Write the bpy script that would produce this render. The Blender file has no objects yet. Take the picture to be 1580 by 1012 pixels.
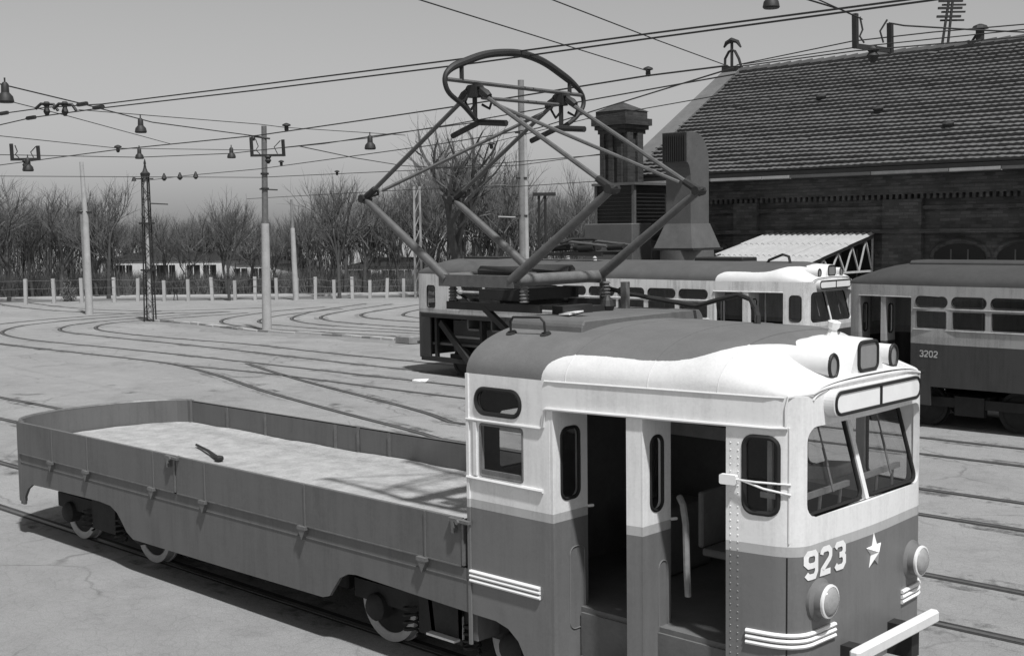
import bpy, bmesh, math, random
from mathutils import Vector, Matrix
from mathutils.geometry import tessellate_polygon
random.seed(7)
R = math.radians
S = bpy.context.scene
COL = S.collection

# ------------------------------------------------------------------ camera, sky, sun, exposure
CAM = Vector((7.2336, -8.2996, 3.8531))
YAW, PITCH, ROLL, FPX = 2.3333, -0.0794, -0.0126, 1916.37
def cam_basis():
    f = Vector((math.cos(PITCH)*math.cos(YAW), math.cos(PITCH)*math.sin(YAW), math.sin(PITCH)))
    r = Vector((math.sin(YAW), -math.cos(YAW), 0)); u = r.cross(f)
    c, s = math.cos(ROLL), math.sin(ROLL)
    return c*r+s*u, c*u-s*r, f
CR, CU, CF = cam_basis()
cam = bpy.data.cameras.new('camera'); cam.sensor_width = 36; cam.lens = FPX/1580*36
cam.clip_start = .1; cam.clip_end = 4000
co = bpy.data.objects.new('camera', cam); COL.objects.link(co)
M = Matrix((CR, CU, -CF)).transposed().to_4x4(); M.translation = CAM
co.matrix_world = M; S.camera = co

SUN_EL, SUN_AZ = 62.0, -22.0           # azimuth measured from +x (ahead of the work tram)
W = bpy.data.worlds.new('World'); S.world = W; W.use_nodes = True
nt = W.node_tree; nt.nodes.clear()
sky = nt.nodes.new('ShaderNodeTexSky'); sky.sky_type = 'NISHITA'; sky.sun_disc = False
sky.sun_elevation = R(SUN_EL); sky.sun_rotation = R(90 - SUN_AZ)
sky.air_density = 1.9; sky.dust_density = 1.1; sky.ozone_density = 1.0
bw = nt.nodes.new('ShaderNodeRGBToBW'); bg = nt.nodes.new('ShaderNodeBackground'); ow = nt.nodes.new('ShaderNodeOutputWorld')
nt.links.new(sky.outputs[0], bw.inputs[0]); nt.links.new(bw.outputs[0], bg.inputs[0]); nt.links.new(bg.outputs[0], ow.inputs[0])
bg.inputs[1].default_value = 0.058
sun = bpy.data.lights.new('sun', 'SUN'); sun.energy = 3.3; sun.angle = R(2.2); sun.color = (1, 1, 1)
so = bpy.data.objects.new('sun', sun); COL.objects.link(so)
sd = Vector((math.cos(R(SUN_EL))*math.cos(R(SUN_AZ)), math.cos(R(SUN_EL))*math.sin(R(SUN_AZ)), math.sin(R(SUN_EL))))
so.rotation_euler = sd.to_track_quat('Z', 'Y').to_euler(); so.location = (30, -10, 40)
vs = S.view_settings; vs.view_transform = 'Standard'; vs.look = 'None'; vs.gamma = 1; vs.use_curve_mapping = False
vs.exposure = 0.5

# ------------------------------------------------------------------ measuring helpers (pixels of the photograph -> points of the place)
def ray(px, py): return CF + CR*((px-790)/FPX) - CU*((py-506)/FPX)
def at(axis, val, px, py):
    d = ray(px, py); t = (val-CAM[axis])/d[axis]; return CAM + d*t
def aX(v, px, py): return at(0, v, px, py)
def aY(v, px, py): return at(1, v, px, py)
def aZ(v, px, py): return at(2, v, px, py)
def height_at(P, py):
    """height of the point straight above ground point P that is seen at picture row py"""
    lo, hi = -2.0, 40.0
    for _ in range(60):
        m = (lo+hi)/2; d = Vector((P[0], P[1], m))-CAM
        y = 506-FPX*d.dot(CU)/d.dot(CF)
        if y > py: lo = m
        else: hi = m
    return lo

# ------------------------------------------------------------------ materials (all neutral grey: the place as seen on black-and-white film)
def N(nt, t, **k):
    n = nt.nodes.new(t)
    for a, b in k.items(): setattr(n, a, b)
    return n
def mix_col(nt, fac, a, b):
    m = N(nt, 'ShaderNodeMix', data_type='RGBA')
    for sock, v in ((m.inputs[0], fac), (m.inputs[6], a), (m.inputs[7], b)):
        if isinstance(v, (int, float)): sock.default_value = v if sock is m.inputs[0] else (v, v, v, 1)
        else: nt.links.new(v, sock)
    return m.outputs[2]
def ramp(nt, src, stops, interp='LINEAR'):
    r = N(nt, 'ShaderNodeValToRGB'); cr = r.color_ramp; cr.interpolation = interp
    while len(cr.elements) < len(stops): cr.elements.new(.5)
    for e, (p, v) in zip(cr.elements, stops): e.position = p; e.color = (v, v, v, 1)
    nt.links.new(src, r.inputs[0]); return r.outputs[0]
def noise(nt, scale, detail=4, rough=.6, coord='Object', stretch=None):
    tc = N(nt, 'ShaderNodeTexCoord'); n = N(nt, 'ShaderNodeTexNoise'); n.inputs['Scale'].default_value = scale
    n.inputs['Detail'].default_value = detail; n.inputs['Roughness'].default_value = rough
    src = tc.outputs[coord]
    if stretch:
        mp = N(nt, 'ShaderNodeMapping'); mp.inputs['Scale'].default_value = stretch
        nt.links.new(src, mp.inputs[0]); src = mp.outputs[0]
    nt.links.new(src, n.inputs['Vector']); return n.outputs['Fac']
def math_n(nt, op, a, b=None):
    m = N(nt, 'ShaderNodeMath', operation=op)
    for i, v in enumerate((a, b)):
        if v is None: continue
        if isinstance(v, (int, float)): m.inputs[i].default_value = v
        else: nt.links.new(v, m.inputs[i])
    return m.outputs[0]
def new_mat(name):
    m = bpy.data.materials.new(name); m.use_nodes = True
    return m, m.node_tree, m.node_tree.nodes['Principled BSDF']
def bump(nt, bs, src, strength, dist):
    b = N(nt, 'ShaderNodeBump'); b.inputs['Strength'].default_value = strength; b.inputs['Distance'].default_value = dist
    nt.links.new(src, b.inputs['Height']); nt.links.new(b.outputs[0], bs.inputs['Normal'])
def plain(name, v, rough=.6, var=.25, scale=6, metal=0, bmp=.15, bscale=30, bdist=.01, spec=.4):
    m, nt, bs = new_mat(name)
    f = noise(nt, scale); f2 = noise(nt, scale*7, 3)
    f = math_n(nt, 'ADD', math_n(nt, 'MULTIPLY', f, .65), math_n(nt, 'MULTIPLY', f2, .35))
    c = ramp(nt, f, ((.3, v*(1-var)), (.7, v*(1+var))))
    nt.links.new(c, bs.inputs['Base Color']); bs.inputs['Roughness'].default_value = rough; bs.inputs['Metallic'].default_value = metal
    bs.inputs['Specular IOR Level'].default_value = spec
    if bmp: bump(nt, bs, noise(nt, bscale), bmp, bdist)
    return m
def banded(name, lower, band, upper, z0, z1, rough=.45, dirt=.25):
    """coach paint: dark below the belt, a thin grey lining, pale above"""
    m, nt, bs = new_mat(name)
    tc = N(nt, 'ShaderNodeTexCoord'); sx = N(nt, 'ShaderNodeSeparateXYZ'); nt.links.new(tc.outputs['Object'], sx.inputs[0])
    z = sx.outputs[2]
    a = math_n(nt, 'GREATER_THAN', z, z0); b = math_n(nt, 'GREATER_THAN', z, z1)
    c = mix_col(nt, a, lower, band); c = mix_col(nt, b, c, upper)
    f = noise(nt, 3.0, 6, .65, stretch=(1, 1, .35)); g = noise(nt, 40, 3)
    st = noise(nt, 16, 5, .7, stretch=(1, 1, .05))
    f = math_n(nt, 'ADD', math_n(nt, 'MULTIPLY', f, .45), math_n(nt, 'ADD', math_n(nt, 'MULTIPLY', g, .2), math_n(nt, 'MULTIPLY', st, .35)))
    d = ramp(nt, f, ((.34, 1-dirt*1.35), (.52, 1.0), (.70, 1.08)))
    mm = N(nt, 'ShaderNodeMix', data_type='RGBA', blend_type='MULTIPLY'); mm.inputs[0].default_value = 1
    nt.links.new(c, mm.inputs[6]); nt.links.new(d, mm.inputs[7]); nt.links.new(mm.outputs[2], bs.inputs['Base Color'])
    bs.inputs['Roughness'].default_value = rough; bs.inputs['Specular IOR Level'].default_value = .45
    bump(nt, bs, math_n(nt, 'ADD', noise(nt, 2.2, 2, .5), math_n(nt, 'MULTIPLY', noise(nt, 9, 5, .6), .35)), .3, .02)
    return m
MT = {}
MT['white'] = plain('white_paint', .66, .5, .08, 4, bmp=.12, bscale=14)
MT['trim'] = plain('pale_trim', .70, .4, .08, 8)
MT['dark_paint'] = plain('dark_paint', .15, .45, .16, 3, bmp=.2, bscale=6, bdist=.015)
MT['board'] = banded('board_paint', .125, .125, .125, 9, 10, .6, .2)
MT['black'] = plain('black_rubber', .012, .6, .2, 12, bmp=0)
MT['iron'] = plain('black_iron', .022, .6, .3, 10)
MT['under'] = plain('oily_iron', .02, .75, .4, 5)
MT['steel'] = plain('worn_steel', .16, .5, .3, 9, metal=.3)
MT['tube'] = plain('panto_tube', .11, .5, .25, 14, metal=.2)
MT['tyre'] = plain('pale_tyre', .42, .5, .15, 10)
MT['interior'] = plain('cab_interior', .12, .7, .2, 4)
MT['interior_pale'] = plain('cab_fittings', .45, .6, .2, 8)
MT['concrete'] = plain('concrete', .36, .85, .2, 3, bmp=.4, bscale=20)
MT['concrete_dark'] = plain('concrete_dark', .20, .85, .3, 3, bmp=.4, bscale=20)
MT['bark'] = plain('bark', .065, .9, .3, 4, bmp=.4)
MT['twig'] = plain('twig', .115, .9, .3, 2, bmp=0)
MT['hull2'] = banded('coach_paint_faded', .045, .45, .62, 1.66, 1.76, .5, .35)
MT['hull3'] = banded('coach_paint_dull', .045, .30, .34, 1.60, 1.74, .5, .35)
MT['hull1'] = banded('coach_paint', .155, .42, .74, 1.585, 1.655, .42, .16)
MT['roof_grey'] = plain('roof_canvas', .12, .75, .18, 3, bmp=.5, bscale=60, bdist=.006)
MT['roof_pale'] = plain('roof_canvas_pale', .105, .75, .2, 2, bmp=.4, bscale=60, bdist=.006)
MT['roof_dark'] = plain('roof_canvas_dark', .05, .75, .2, 2, bmp=.4, bscale=60, bdist=.006)
MT['sheet_metal'] = plain('grey_sheet_metal', .10, .55, .2, 3)
MT['sheet_dark'] = plain('dark_sheet_metal', .022, .6, .3, 3)
MT['sheet_white'] = plain('asbestos_sheet', .34, .8, .15, 3)
MT['plaster'] = plain('white_plaster', .75, .85, .15, 1)
MT['dark_glass_old'] = plain('dark_opening', .015, .3, .2, 3, bmp=0)
MT['pale_enamel'] = plain('pale_enamel', .8, .35, .05, 6, bmp=0)
MT['reflector'] = plain('lamp_reflector', .9, .3, .12, 25, metal=0, bmp=.3, bscale=50)
MT['lamp_glass'] = plain('lamp_glass', .30, .1, .15, 20, bmp=.3, bscale=60, bdist=.01, spec=.8)
MT['grey_glass'] = plain('grey_lamp_glass', .22, .2, .1, 8, bmp=0, spec=.7)
MT['cloth'] = plain('dark_clothing', .03, .9, .2, 8)
MT['skin'] = plain('skin', .3, .6, .1, 8, bmp=0)
MT['paper'] = plain('paper', .8, .8, .06, 6, bmp=0)
def glass_mat():
    m = bpy.data.materials.new('window_glass'); m.use_nodes = True; nt = m.node_tree; nt.nodes.clear()
    o = N(nt, 'ShaderNodeOutputMaterial'); t = N(nt, 'ShaderNodeBsdfTransparent'); t.inputs[0].default_value = (.82, .82, .82, 1)
    g = N(nt, 'ShaderNodeBsdfGlossy'); g.inputs[0].default_value = (.9, .9, .9, 1); g.inputs[1].default_value = .03
    fr = N(nt, 'ShaderNodeFresnel'); fr.inputs[0].default_value = 1.45; mx = N(nt, 'ShaderNodeMixShader')
    nt.links.new(math_n(nt, 'MULTIPLY', fr.outputs[0], .7), mx.inputs[0]); nt.links.new(t.outputs[0], mx.inputs[1]); nt.links.new(g.outputs[0], mx.inputs[2]); nt.links.new(mx.outputs[0], o.inputs[0])
    return m
MT['glass'] = glass_mat()
def brick_mat(name, v, mortar, scale=1.0):
    m, nt, bs = new_mat(name)
    tc = N(nt, 'ShaderNodeTexCoord'); sx = N(nt, 'ShaderNodeSeparateXYZ'); nt.links.new(tc.outputs['Object'], sx.inputs[0])
    cb = N(nt, 'ShaderNodeCombineXYZ')
    nt.links.new(math_n(nt, 'ADD', sx.outputs[0], sx.outputs[1]), cb.inputs[0]); nt.links.new(sx.outputs[2], cb.inputs[1])
    b = N(nt, 'ShaderNodeTexBrick'); nt.links.new(cb.outputs[0], b.inputs[0])
    b.inputs['Color1'].default_value = (v*.7,)*3+(1,); b.inputs['Color2'].default_value = (v*1.35,)*3+(1,); b.inputs['Mortar'].default_value = (mortar,)*3+(1,)
    b.inputs['Scale'].default_value = scale; b.inputs['Mortar Size'].default_value = .008; b.inputs['Brick Width'].default_value = .27; b.inputs['Row Height'].default_value = .085
    d = ramp(nt, noise(nt, 1.2, 5, .7), ((.3, .55), (.65, 1.15)))
    mm = N(nt, 'ShaderNodeMix', data_type='RGBA', blend_type='MULTIPLY'); mm.inputs[0].default_value = 1
    nt.links.new(b.outputs[0], mm.inputs[6]); nt.links.new(d, mm.inputs[7]); nt.links.new(mm.outputs[2], bs.inputs['Base Color'])
    bs.inputs['Roughness'].default_value = .9
    bump(nt, bs, math_n(nt, 'SUBTRACT', noise(nt, 25), b.outputs['Fac']), .6, .02)
    return m
MT['brick'] = brick_mat('sooty_brick', .09, .08)
MT['brick_light'] = brick_mat('sooty_brick_chimney', .042, .05)
MT['tile'] = plain('clay_tile', .10, .85, .22, 1.6, bmp=.4, bscale=20)
MT['verge'] = plain('verge_sheet', .13, .6, .2, 2)
def ground_mat():
    m, nt, bs = new_mat('yard_ground')
    a = noise(nt, .22, 6, .65); b = noise(nt, 1.7, 8, .78); c = noise(nt, 30, 6, .8); e = noise(nt, .9, 5, .65, stretch=(.22, 1, 1))
    s = math_n(nt, 'ADD', math_n(nt, 'MULTIPLY', a, .35), math_n(nt, 'MULTIPLY', b, .25))
    s = math_n(nt, 'ADD', s, math_n(nt, 'ADD', math_n(nt, 'MULTIPLY', c, .2), math_n(nt, 'MULTIPLY', e, .2)))
    col = ramp(nt, s, ((.36, .20), (.5, .26), (.64, .32)))
    v = N(nt, 'ShaderNodeTexVoronoi', feature='DISTANCE_TO_EDGE'); v.inputs['Scale'].default_value = 7; tc = N(nt, 'ShaderNodeTexCoord')
    nt.links.new(tc.outputs['Object'], v.inputs['Vector'])
    joint = ramp(nt, v.outputs['Distance'], ((0, .80), (.06, 1.0)))
    # wandering cracks, dark tarred patches, fine grit
    wn = N(nt, 'ShaderNodeTexNoise'); wn.inputs['Scale'].default_value = .8; wn.inputs['Detail'].default_value = 4; nt.links.new(tc.outputs['Object'], wn.inputs['Vector'])
    va = N(nt, 'ShaderNodeMix', data_type='VECTOR'); va.inputs[0].default_value = .45
    nt.links.new(tc.outputs['Object'], va.inputs[4]); nt.links.new(wn.outputs['Color'], va.inputs[5])
    v2 = N(nt, 'ShaderNodeTexVoronoi', feature='DISTANCE_TO_EDGE'); v2.inputs['Scale'].default_value = .75; nt.links.new(va.outputs[1], v2.inputs['Vector'])
    crack = ramp(nt, v2.outputs['Distance'], ((0, .62), (.012, 1.0)))
    cm = ramp(nt, noise(nt, .35, 3), ((.45, 0), (.6, 1)))
    crack = mix_col(nt, cm, 1.0, crack)
    patch = ramp(nt, noise(nt, .55, 7, .72), ((.34, .82), (.44, 1.0), (.62, 1.0), (.70, 1.08)))
    grit = ramp(nt, noise(nt, 75, 3, .8), ((.30, .70), (.5, 1.0), (.72, 1.28)))
    def mul(x, y, f=1.0):
        m_ = N(nt, 'ShaderNodeMix', data_type='RGBA', blend_type='MULTIPLY'); m_.inputs[0].default_value = f
        nt.links.new(x, m_.inputs[6]); nt.links.new(y, m_.inputs[7]); return m_.outputs[2]
    nt.links.new(mul(mul(mul(mul(col, joint, .6), crack), patch), grit), bs.inputs['Base Color'])
    bs.inputs['Roughness'].default_value = .95; bs.inputs['Specular IOR Level'].default_value = .15
    bump(nt, bs, math_n(nt, 'ADD', c, math_n(nt, 'MULTIPLY', v.outputs['Distance'], .6)), .5, .03)
    return m
MT['ground'] = ground_mat()
def grime_mat():
    m, nt, bs = new_mat('rail_grime')
    a = noise(nt, .8, 5, .7); b = noise(nt, 6, 5, .7)
    f = math_n(nt, 'ADD', math_n(nt, 'MULTIPLY', a, .6), math_n(nt, 'MULTIPLY', b, .4))
    nt.links.new(ramp(nt, f, ((.50, 0), (.66, .75))), bs.inputs['Alpha']); bs.inputs['Base Color'].default_value = (.075, .075, .075, 1); bs.inputs['Roughness'].default_value = .95
    return m
MT['grime'] = grime_mat()
MT['groove'] = plain('rail_groove', .035, .9, .5, 1.2)
MT['rail'] = plain('rail_steel', .13, .45, .35, 1.5, metal=.4)
MT['floor'] = plain('sandy_deck', .34, .9, .3, 5, bmp=.7, bscale=22, bdist=.03)
MT['verge_grass'] = plain('dry_verge', .12, .95, .35, .6, bmp=.6)
MT['path'] = plain('path_concrete', .38, .9, .15, .8)

# ------------------------------------------------------------------ mesh helpers
class MB:
    def __init__(self): self.v = []; self.f = []
    def add(self, vs, fs):
        n = len(self.v); self.v += [tuple(v) for v in vs]; self.f += [tuple(i+n for i in f) for f in fs]; return self
    def box(self, a, b):
        x0, y0, z0 = a; x1, y1, z1 = b
        return self.add([(x0,y0,z0),(x1,y0,z0),(x1,y1,z0),(x0,y1,z0),(x0,y0,z1),(x1,y0,z1),(x1,y1,z1),(x0,y1,z1)],
                 [(0,3,2,1),(4,5,6,7),(0,1,5,4),(1,2,6,5),(2,3,7,6),(3,0,4,7)])
    def beam(self, p, q, w, h, up=(0,0,1)):
        p = Vector(p); q = Vector(q); d = (q-p).normalized(); up = Vector(up)
        if abs(d.dot(up)) > .98: up = Vector((1,0,0))
        s = d.cross(up).normalized()*w/2; u = s.cross(d).normalized()*h/2
        vs = [p-s-u, p+s-u, p+s+u, p-s+u, q-s-u, q+s-u, q+s+u, q-s+u]
        return self.add(vs, [(0,3,2,1),(4,5,6,7),(0,1,5,4),(1,2,6,5),(2,3,7,6),(3,0,4,7)])
    def tube(self, pts, r, n=8, closed=False, flat=None):
        pts = [Vector(p) for p in pts]; m = len(pts)
        rs = r if isinstance(r, (list, tuple)) else [r]*m
        rings = []; prev = None
        for i, p in enumerate(pts):
            if closed: d = pts[(i+1) % m]-pts[i-1]
            else: d = pts[min(i+1, m-1)]-pts[max(i-1, 0)]
            d.normalize()
            if prev is None:
                a = Vector((0,0,1)) if abs(d.z) < .9 else Vector((1,0,0)); s = d.cross(a).normalized()
            else:
                s = prev-d*prev.dot(d)
                s = s.normalized() if s.length > 1e-6 else d.orthogonal().normalized()
            prev = s; t = d.cross(s)
            rings.append([p+(s*math.cos(2*math.pi*k/n)+t*math.sin(2*math.pi*k/n))*rs[i] for k in range(n)])
        vs = [v for rg in rings for v in rg]; fs = []
        for i in range(m if closed else m-1):
            j = (i+1) % m
            for k in range(n):
                fs.append((i*n+k, i*n+(k+1) % n, j*n+(k+1) % n, j*n+k))
        if not closed: fs += [tuple(range(n))[::-1], tuple((m-1)*n+k for k in range(n))]
        return self.add(vs, fs)
    def lathe(self, prof, origin=(0,0,0), axis=(0,0,1), n=20, caps=True):
        """prof: (radius, along axis)"""
        o = Vector(origin); a = Vector(axis).normalized(); s = a.orthogonal().normalized(); t = a.cross(s)
        vs = []; fs = []
        for r, h in prof:
            for k in range(n):
                an = 2*math.pi*k/n; vs.append(o+a*h+(s*math.cos(an)+t*math.sin(an))*max(r, 1e-4))
        for i in range(len(prof)-1):
            for k in range(n): fs.append((i*n+k, i*n+(k+1) % n, (i+1)*n+(k+1) % n, (i+1)*n+k))
        if caps: fs += [tuple(range(n))[::-1], tuple((len(prof)-1)*n+k for k in range(n))]
        return self.add(vs, fs)
    def prism(self, poly, fmap, d0, d1):
        """poly in (u,v), fmap(u,v,d) -> point; closed solid between depths d0 and d1"""
        n = len(poly); tr = tessellate_polygon([[Vector((u, v, 0)) for u, v in poly]])
        vs = [fmap(u, v, d0) for u, v in poly]+[fmap(u, v, d1) for u, v in poly]
        fs = [tuple(t) for t in tr]+[tuple(i+n for i in t[::-1]) for t in tr]
        fs += [(i, (i+1) % n, n+(i+1) % n, n+i) for i in range(n)]
        return self.add(vs, fs)
    def grid(self, rows, close_u=False):
        n = len(rows[0]); vs = [p for r in rows for p in r]; fs = []
        for i in range(len(rows)-1):
            for k in range(n if close_u else n-1):
                fs.append((i*n+k, i*n+(k+1) % n, (i+1)*n+(k+1) % n, (i+1)*n+k))
        return self.add(vs, fs)
    def build(self, name, mat, parent=None, smooth=False, bevel=0):
        me = bpy.data.meshes.new(name); me.from_pydata([tuple(v) for v in self.v], [], self.f); me.validate()
        bm = bmesh.new(); bm.from_mesh(me); bmesh.ops.recalc_face_normals(bm, faces=bm.faces)
        if bevel: bmesh.ops.bevel(bm, geom=list(bm.edges), offset=bevel, segments=1, affect='EDGES', clamp_overlap=True)
        bm.to_mesh(me); bm.free()
        me.materials.append(MT[mat] if isinstance(mat, str) else mat)
        if smooth:
            me.shade_smooth()
            try: me.set_sharp_from_angle(angle=R(38))
            except Exception: pass
        o = bpy.data.objects.new(name, me); COL.objects.link(o)
        if parent is not None: o.parent = parent
        return o
def B(): return MB()
def tag(o, label=None, cat=None, group=None, kind=None):
    for k, v in (('label', label), ('category', cat), ('group', group), ('kind', kind)):
        if v: o[k] = v
    return o
def thing(name, label, cat, loc=(0,0,0), rz=0, group=None):
    o = bpy.data.objects.new(name, None); COL.objects.link(o); o.location = loc; o.rotation_euler = (0, 0, rz); o.empty_display_size = .3
    return tag(o, label, cat, group)
def copy_tree(o, parent=None):
    c = o.copy(); COL.objects.link(c); c.parent = parent
    for ch in [x for x in o.children]: copy_tree(ch, c)
    return c
def rr(u0, u1, v0, v1, r, n=6):
    """rounded rectangle, counter-clockwise"""
    P = []
    for cx, cy, a0 in ((u1-r, v0+r, -90), (u1-r, v1-r, 0), (u0+r, v1-r, 90), (u0+r, v0+r, 180)):
        for k in range(n+1):
            a = R(a0+90*k/n); P.append((cx+r*math.cos(a), cy+r*math.sin(a)))
    return P
def panel(outline, holes, fmap, thick, cuts=(), vcuts=()):
    """sheet with holes in (u,v), bent by fmap(u,v,d), with a real thickness; returns a MB"""
    bm = bmesh.new()
    for loop in [outline]+list(holes):
        vs = [bm.verts.new((u, v, 0)) for u, v in loop]
        for i in range(len(vs)): bm.edges.new((vs[i], vs[(i+1) % len(vs)]))
    bmesh.ops.triangle_fill(bm, use_beauty=True, use_dissolve=False, edges=list(bm.edges))
    for c in cuts: bmesh.ops.bisect_plane(bm, geom=list(bm.verts)+list(bm.edges)+list(bm.faces), plane_co=(c, 0, 0), plane_no=(1, 0, 0), dist=1e-5)
    for c in vcuts: bmesh.ops.bisect_plane(bm, geom=list(bm.verts)+list(bm.edges)+list(bm.faces), plane_co=(0, c, 0), plane_no=(0, 1, 0), dist=1e-5)
    bm.verts.index_update()
    n = len(bm.verts); vs = [fmap(v.co.x, v.co.y, 0) for v in bm.verts]+[fmap(v.co.x, v.co.y, thick) for v in bm.verts]
    fs = [tuple(v.index for v in f.verts) for f in bm.faces]; fs = fs+[tuple(i+n for i in f[::-1]) for f in fs]
    for e in bm.edges:
        if len(e.link_faces) == 1: a, b = e.verts[0].index, e.verts[1].index; fs.append((a, b, b+n, a+n))
    bm.free(); m = MB(); m.add(vs, fs); return m
def window(parent, loop, fmap, name='window', frame='black', rad=.016, glass='glass', depth=.015):
    """rubber-framed window: the frame is the part, the pane its sub-part"""
    f = B().tube([fmap(u, v, depth*.3) for u, v in loop], rad, 6, closed=True).build(name, frame, parent, True)
    n = len(loop); tr = tessellate_polygon([[Vector((u, v, 0)) for u, v in loop]])
    g = B(); g.add([fmap(u, v, depth) for u, v in loop], [tuple(t) for t in tr]); g.build('pane', glass, f)
    return f
def arc_pts(c, r, a0, a1, n): return [(c[0]+r*math.cos(R(a0+(a1-a0)*k/n)), c[1]+r*math.sin(R(a0+(a1-a0)*k/n))) for k in range(n+1)]
DIGITS = {'9': [[(.95,.62),(.8,.47),(.25,.47),(.05,.6),(.05,.85),(.22,1),(.78,1),(.95,.85),(.95,.2),(.78,0),(.25,0),(.06,.14)]],
          '2': [[(.05,.8),(.1,.92),(.25,1),(.75,1),(.95,.86),(.95,.66),(.85,.54),(.12,.14),(.06,0),(.95,0)]],
          '3': [[(.06,.86),(.22,1),(.76,1),(.94,.86),(.94,.66),(.78,.53),(.45,.53)],[(.78,.53),(.95,.4),(.95,.16),(.76,0),(.22,0),(.05,.14)]],
          '0': [[(.05,.2),(.05,.8),(.25,1),(.75,1),(.95,.8),(.95,.2),(.75,0),(.25,0),(.05,.2)]]}
def numerals(text, fmap, u0, v0, w, h, gap, stroke):
    """painted numerals: flat ribbons lying on the surface"""
    m = MB()
    for i, ch in enumerate(text):
        for ln, line in enumerate(DIGITS[ch]):
            P = [Vector((u0+i*(w+gap)+a*w, v0+b*h)) for a, b in line]
            Q = [P[0]]
            for a, b in zip(P, P[1:]):                     # short steps so the ribbon follows a curved panel
                n = max(1, int((b-a).length/.03)); Q += [a.lerp(b, k/n) for k in range(1, n+1)]
            L, R_ = [], []
            for k, p in enumerate(Q):
                d0 = (p-Q[k-1]).normalized() if k else (Q[1]-p).normalized(); d1 = (Q[k+1]-p).normalized() if k+1 < len(Q) else d0
                t = (d0+d1).normalized(); nr = Vector((-t.y, t.x)); s_ = min(1/max(nr.dot(Vector((-d0.y, d0.x))), .5), 1.5)*stroke/2
                L.append(p+nr*s_); R_.append(p-nr*s_)
            dd = -.006-.0012*ln
            m.grid([[fmap(p.x, p.y, dd) for p in L], [fmap(p.x, p.y, dd) for p in R_]])
    return m
# ------------------------------------------------------------------ tram bodies
class Plan:
    """outline of a coach body seen from above; s runs along the outline"""
    def __init__(self, xr, rear):
        def bez(a, c, b, n=7): return [tuple((1-t)**2*a[i]+2*t*(1-t)*c[i]+t*t*b[i] for i in (0, 1)) for t in [k/n for k in range(n+1)]]
        half = [(.9, -1.275)]+bez((2.66, -1.003), (2.915, -.963), (2.90, -.74))+[(2.912, -.5), (2.925, -.25), (2.93, 0)]
        self.rear = rear
        if rear:
            r = bez((xr, 0), (xr, 0), (xr, 0), 1)[:1]+[(xr+.01, -.35), (xr+.03, -.62)]+bez((xr+.04, -.68), (xr+.05, -1.02), (xr+.42, -1.055))+[(xr+2.1, -1.275)]
            half = r+half
        else: half = [(xr, -1.275)]+half
        full = half+[(x, -y) for x, y in half[-2::-1]]
        self.p = [Vector((x, y, 0)) for x, y in full]; self.s = [0]
        for a, b in zip(self.p, self.p[1:]): self.s.append(self.s[-1]+(b-a).length)
        self.L = self.s[-1]; self.n = len(full)
        self.sc = self.s[len(half)-1]
    def seg(self, s):
        s = min(max(s, 0), self.L)
        for i in range(len(self.s)-1):
            if s <= self.s[i+1]+1e-9: return i, (s-self.s[i])/max(self.s[i+1]-self.s[i], 1e-9)
    def f(self, s, z, d=0):
        i, t = self.seg(s); a, b = self.p[i], self.p[i+1]
        def nrm(k):
            u = self.p[min(k+1, self.n-1)]-self.p[k]; return Vector((-u.y, u.x, 0)).normalized()
        n = nrm(i)
        if t > .5 and i+1 < self.n-1: n = (n.lerp((n+nrm(i+1)).normalized(), (t-.5)*2)).normalized()
        if t < .5 and i > 0: n = (n.lerp((n+nrm(i-1)).normalized(), (.5-t)*2)).normalized()
        q = a.lerp(b, t)+n*d; return Vector((q.x, q.y, z))
    def sx(self, x, far=False):
        """s of the point at length x on the near (or far) side"""
        pts = list(zip(self.p, self.s)); best = None
        for (a, sa), (b, sb) in zip(pts, pts[1:]):
            if (a.y+b.y > 0) != far: continue
            if min(a.x, b.x)-1e-9 <= x <= max(a.x, b.x)+1e-9 and abs(b.x-a.x) > 1e-6:
                s = sa+(sb-sa)*(x-a.x)/(b.x-a.x)
                if best is None: best = s
                if not far: best = s if abs(a.y) > .9 else best
        return best
    def hw(self, x):
        s = self.sx(x); return abs(self.f(s, 0).y)
    def cuts(self): return self.s[1:-1]
ZE = 2.69
def sm(t): t = min(max(t, 0), 1); return t*t*(3-2*t)
def roof_h(x, rear):
    h = .075+.315*sm((3.0-x)/.85)
    if rear is not None: h = min(h, .12+.27*sm((x-rear)/1.1)**.6)
    return h
def roof_pt(plan, x, th, rear=None):
    c, s = math.cos(th), math.sin(th); xx = min(x, 2.898)
    if rear is not None: xx = max(xx, rear+.06)
    hw = plan.hw(xx); y = -hw*math.copysign(abs(c)**(2/2.5), c)
    z = ZE+roof_h(x, rear)*abs(s)**(2/2.15)
    return Vector((x, y, z))
def roof_shell(plan, x0, x1, rear=None, nx=44, nt=36):
    rows = []
    for i in range(nx+1):
        x = x0+(x1-x0)*i/nx
        if rear is not None: # closer rows at the ends
            t = i/nx; x = x0+(x1-x0)*(t-.12*math.sin(2*math.pi*t)/2)
        row = []
        for k in range(nt+1):
            p = roof_pt(plan, x, math.pi*k/nt, rear)
            if x > 2.7: p.x += .03*(1-(p.y/.98)**2)*sm((x-2.7)/.2)
            row.append(p)
        rows.append(row)
    m = B().grid(rows)
    # underside, so the roof is a shell and not a sheet
    rows2 = [[Vector((p.x, p.y*.975, p.z-.03)) for p in r] for r in rows]; m.grid(rows2)
    return m
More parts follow.
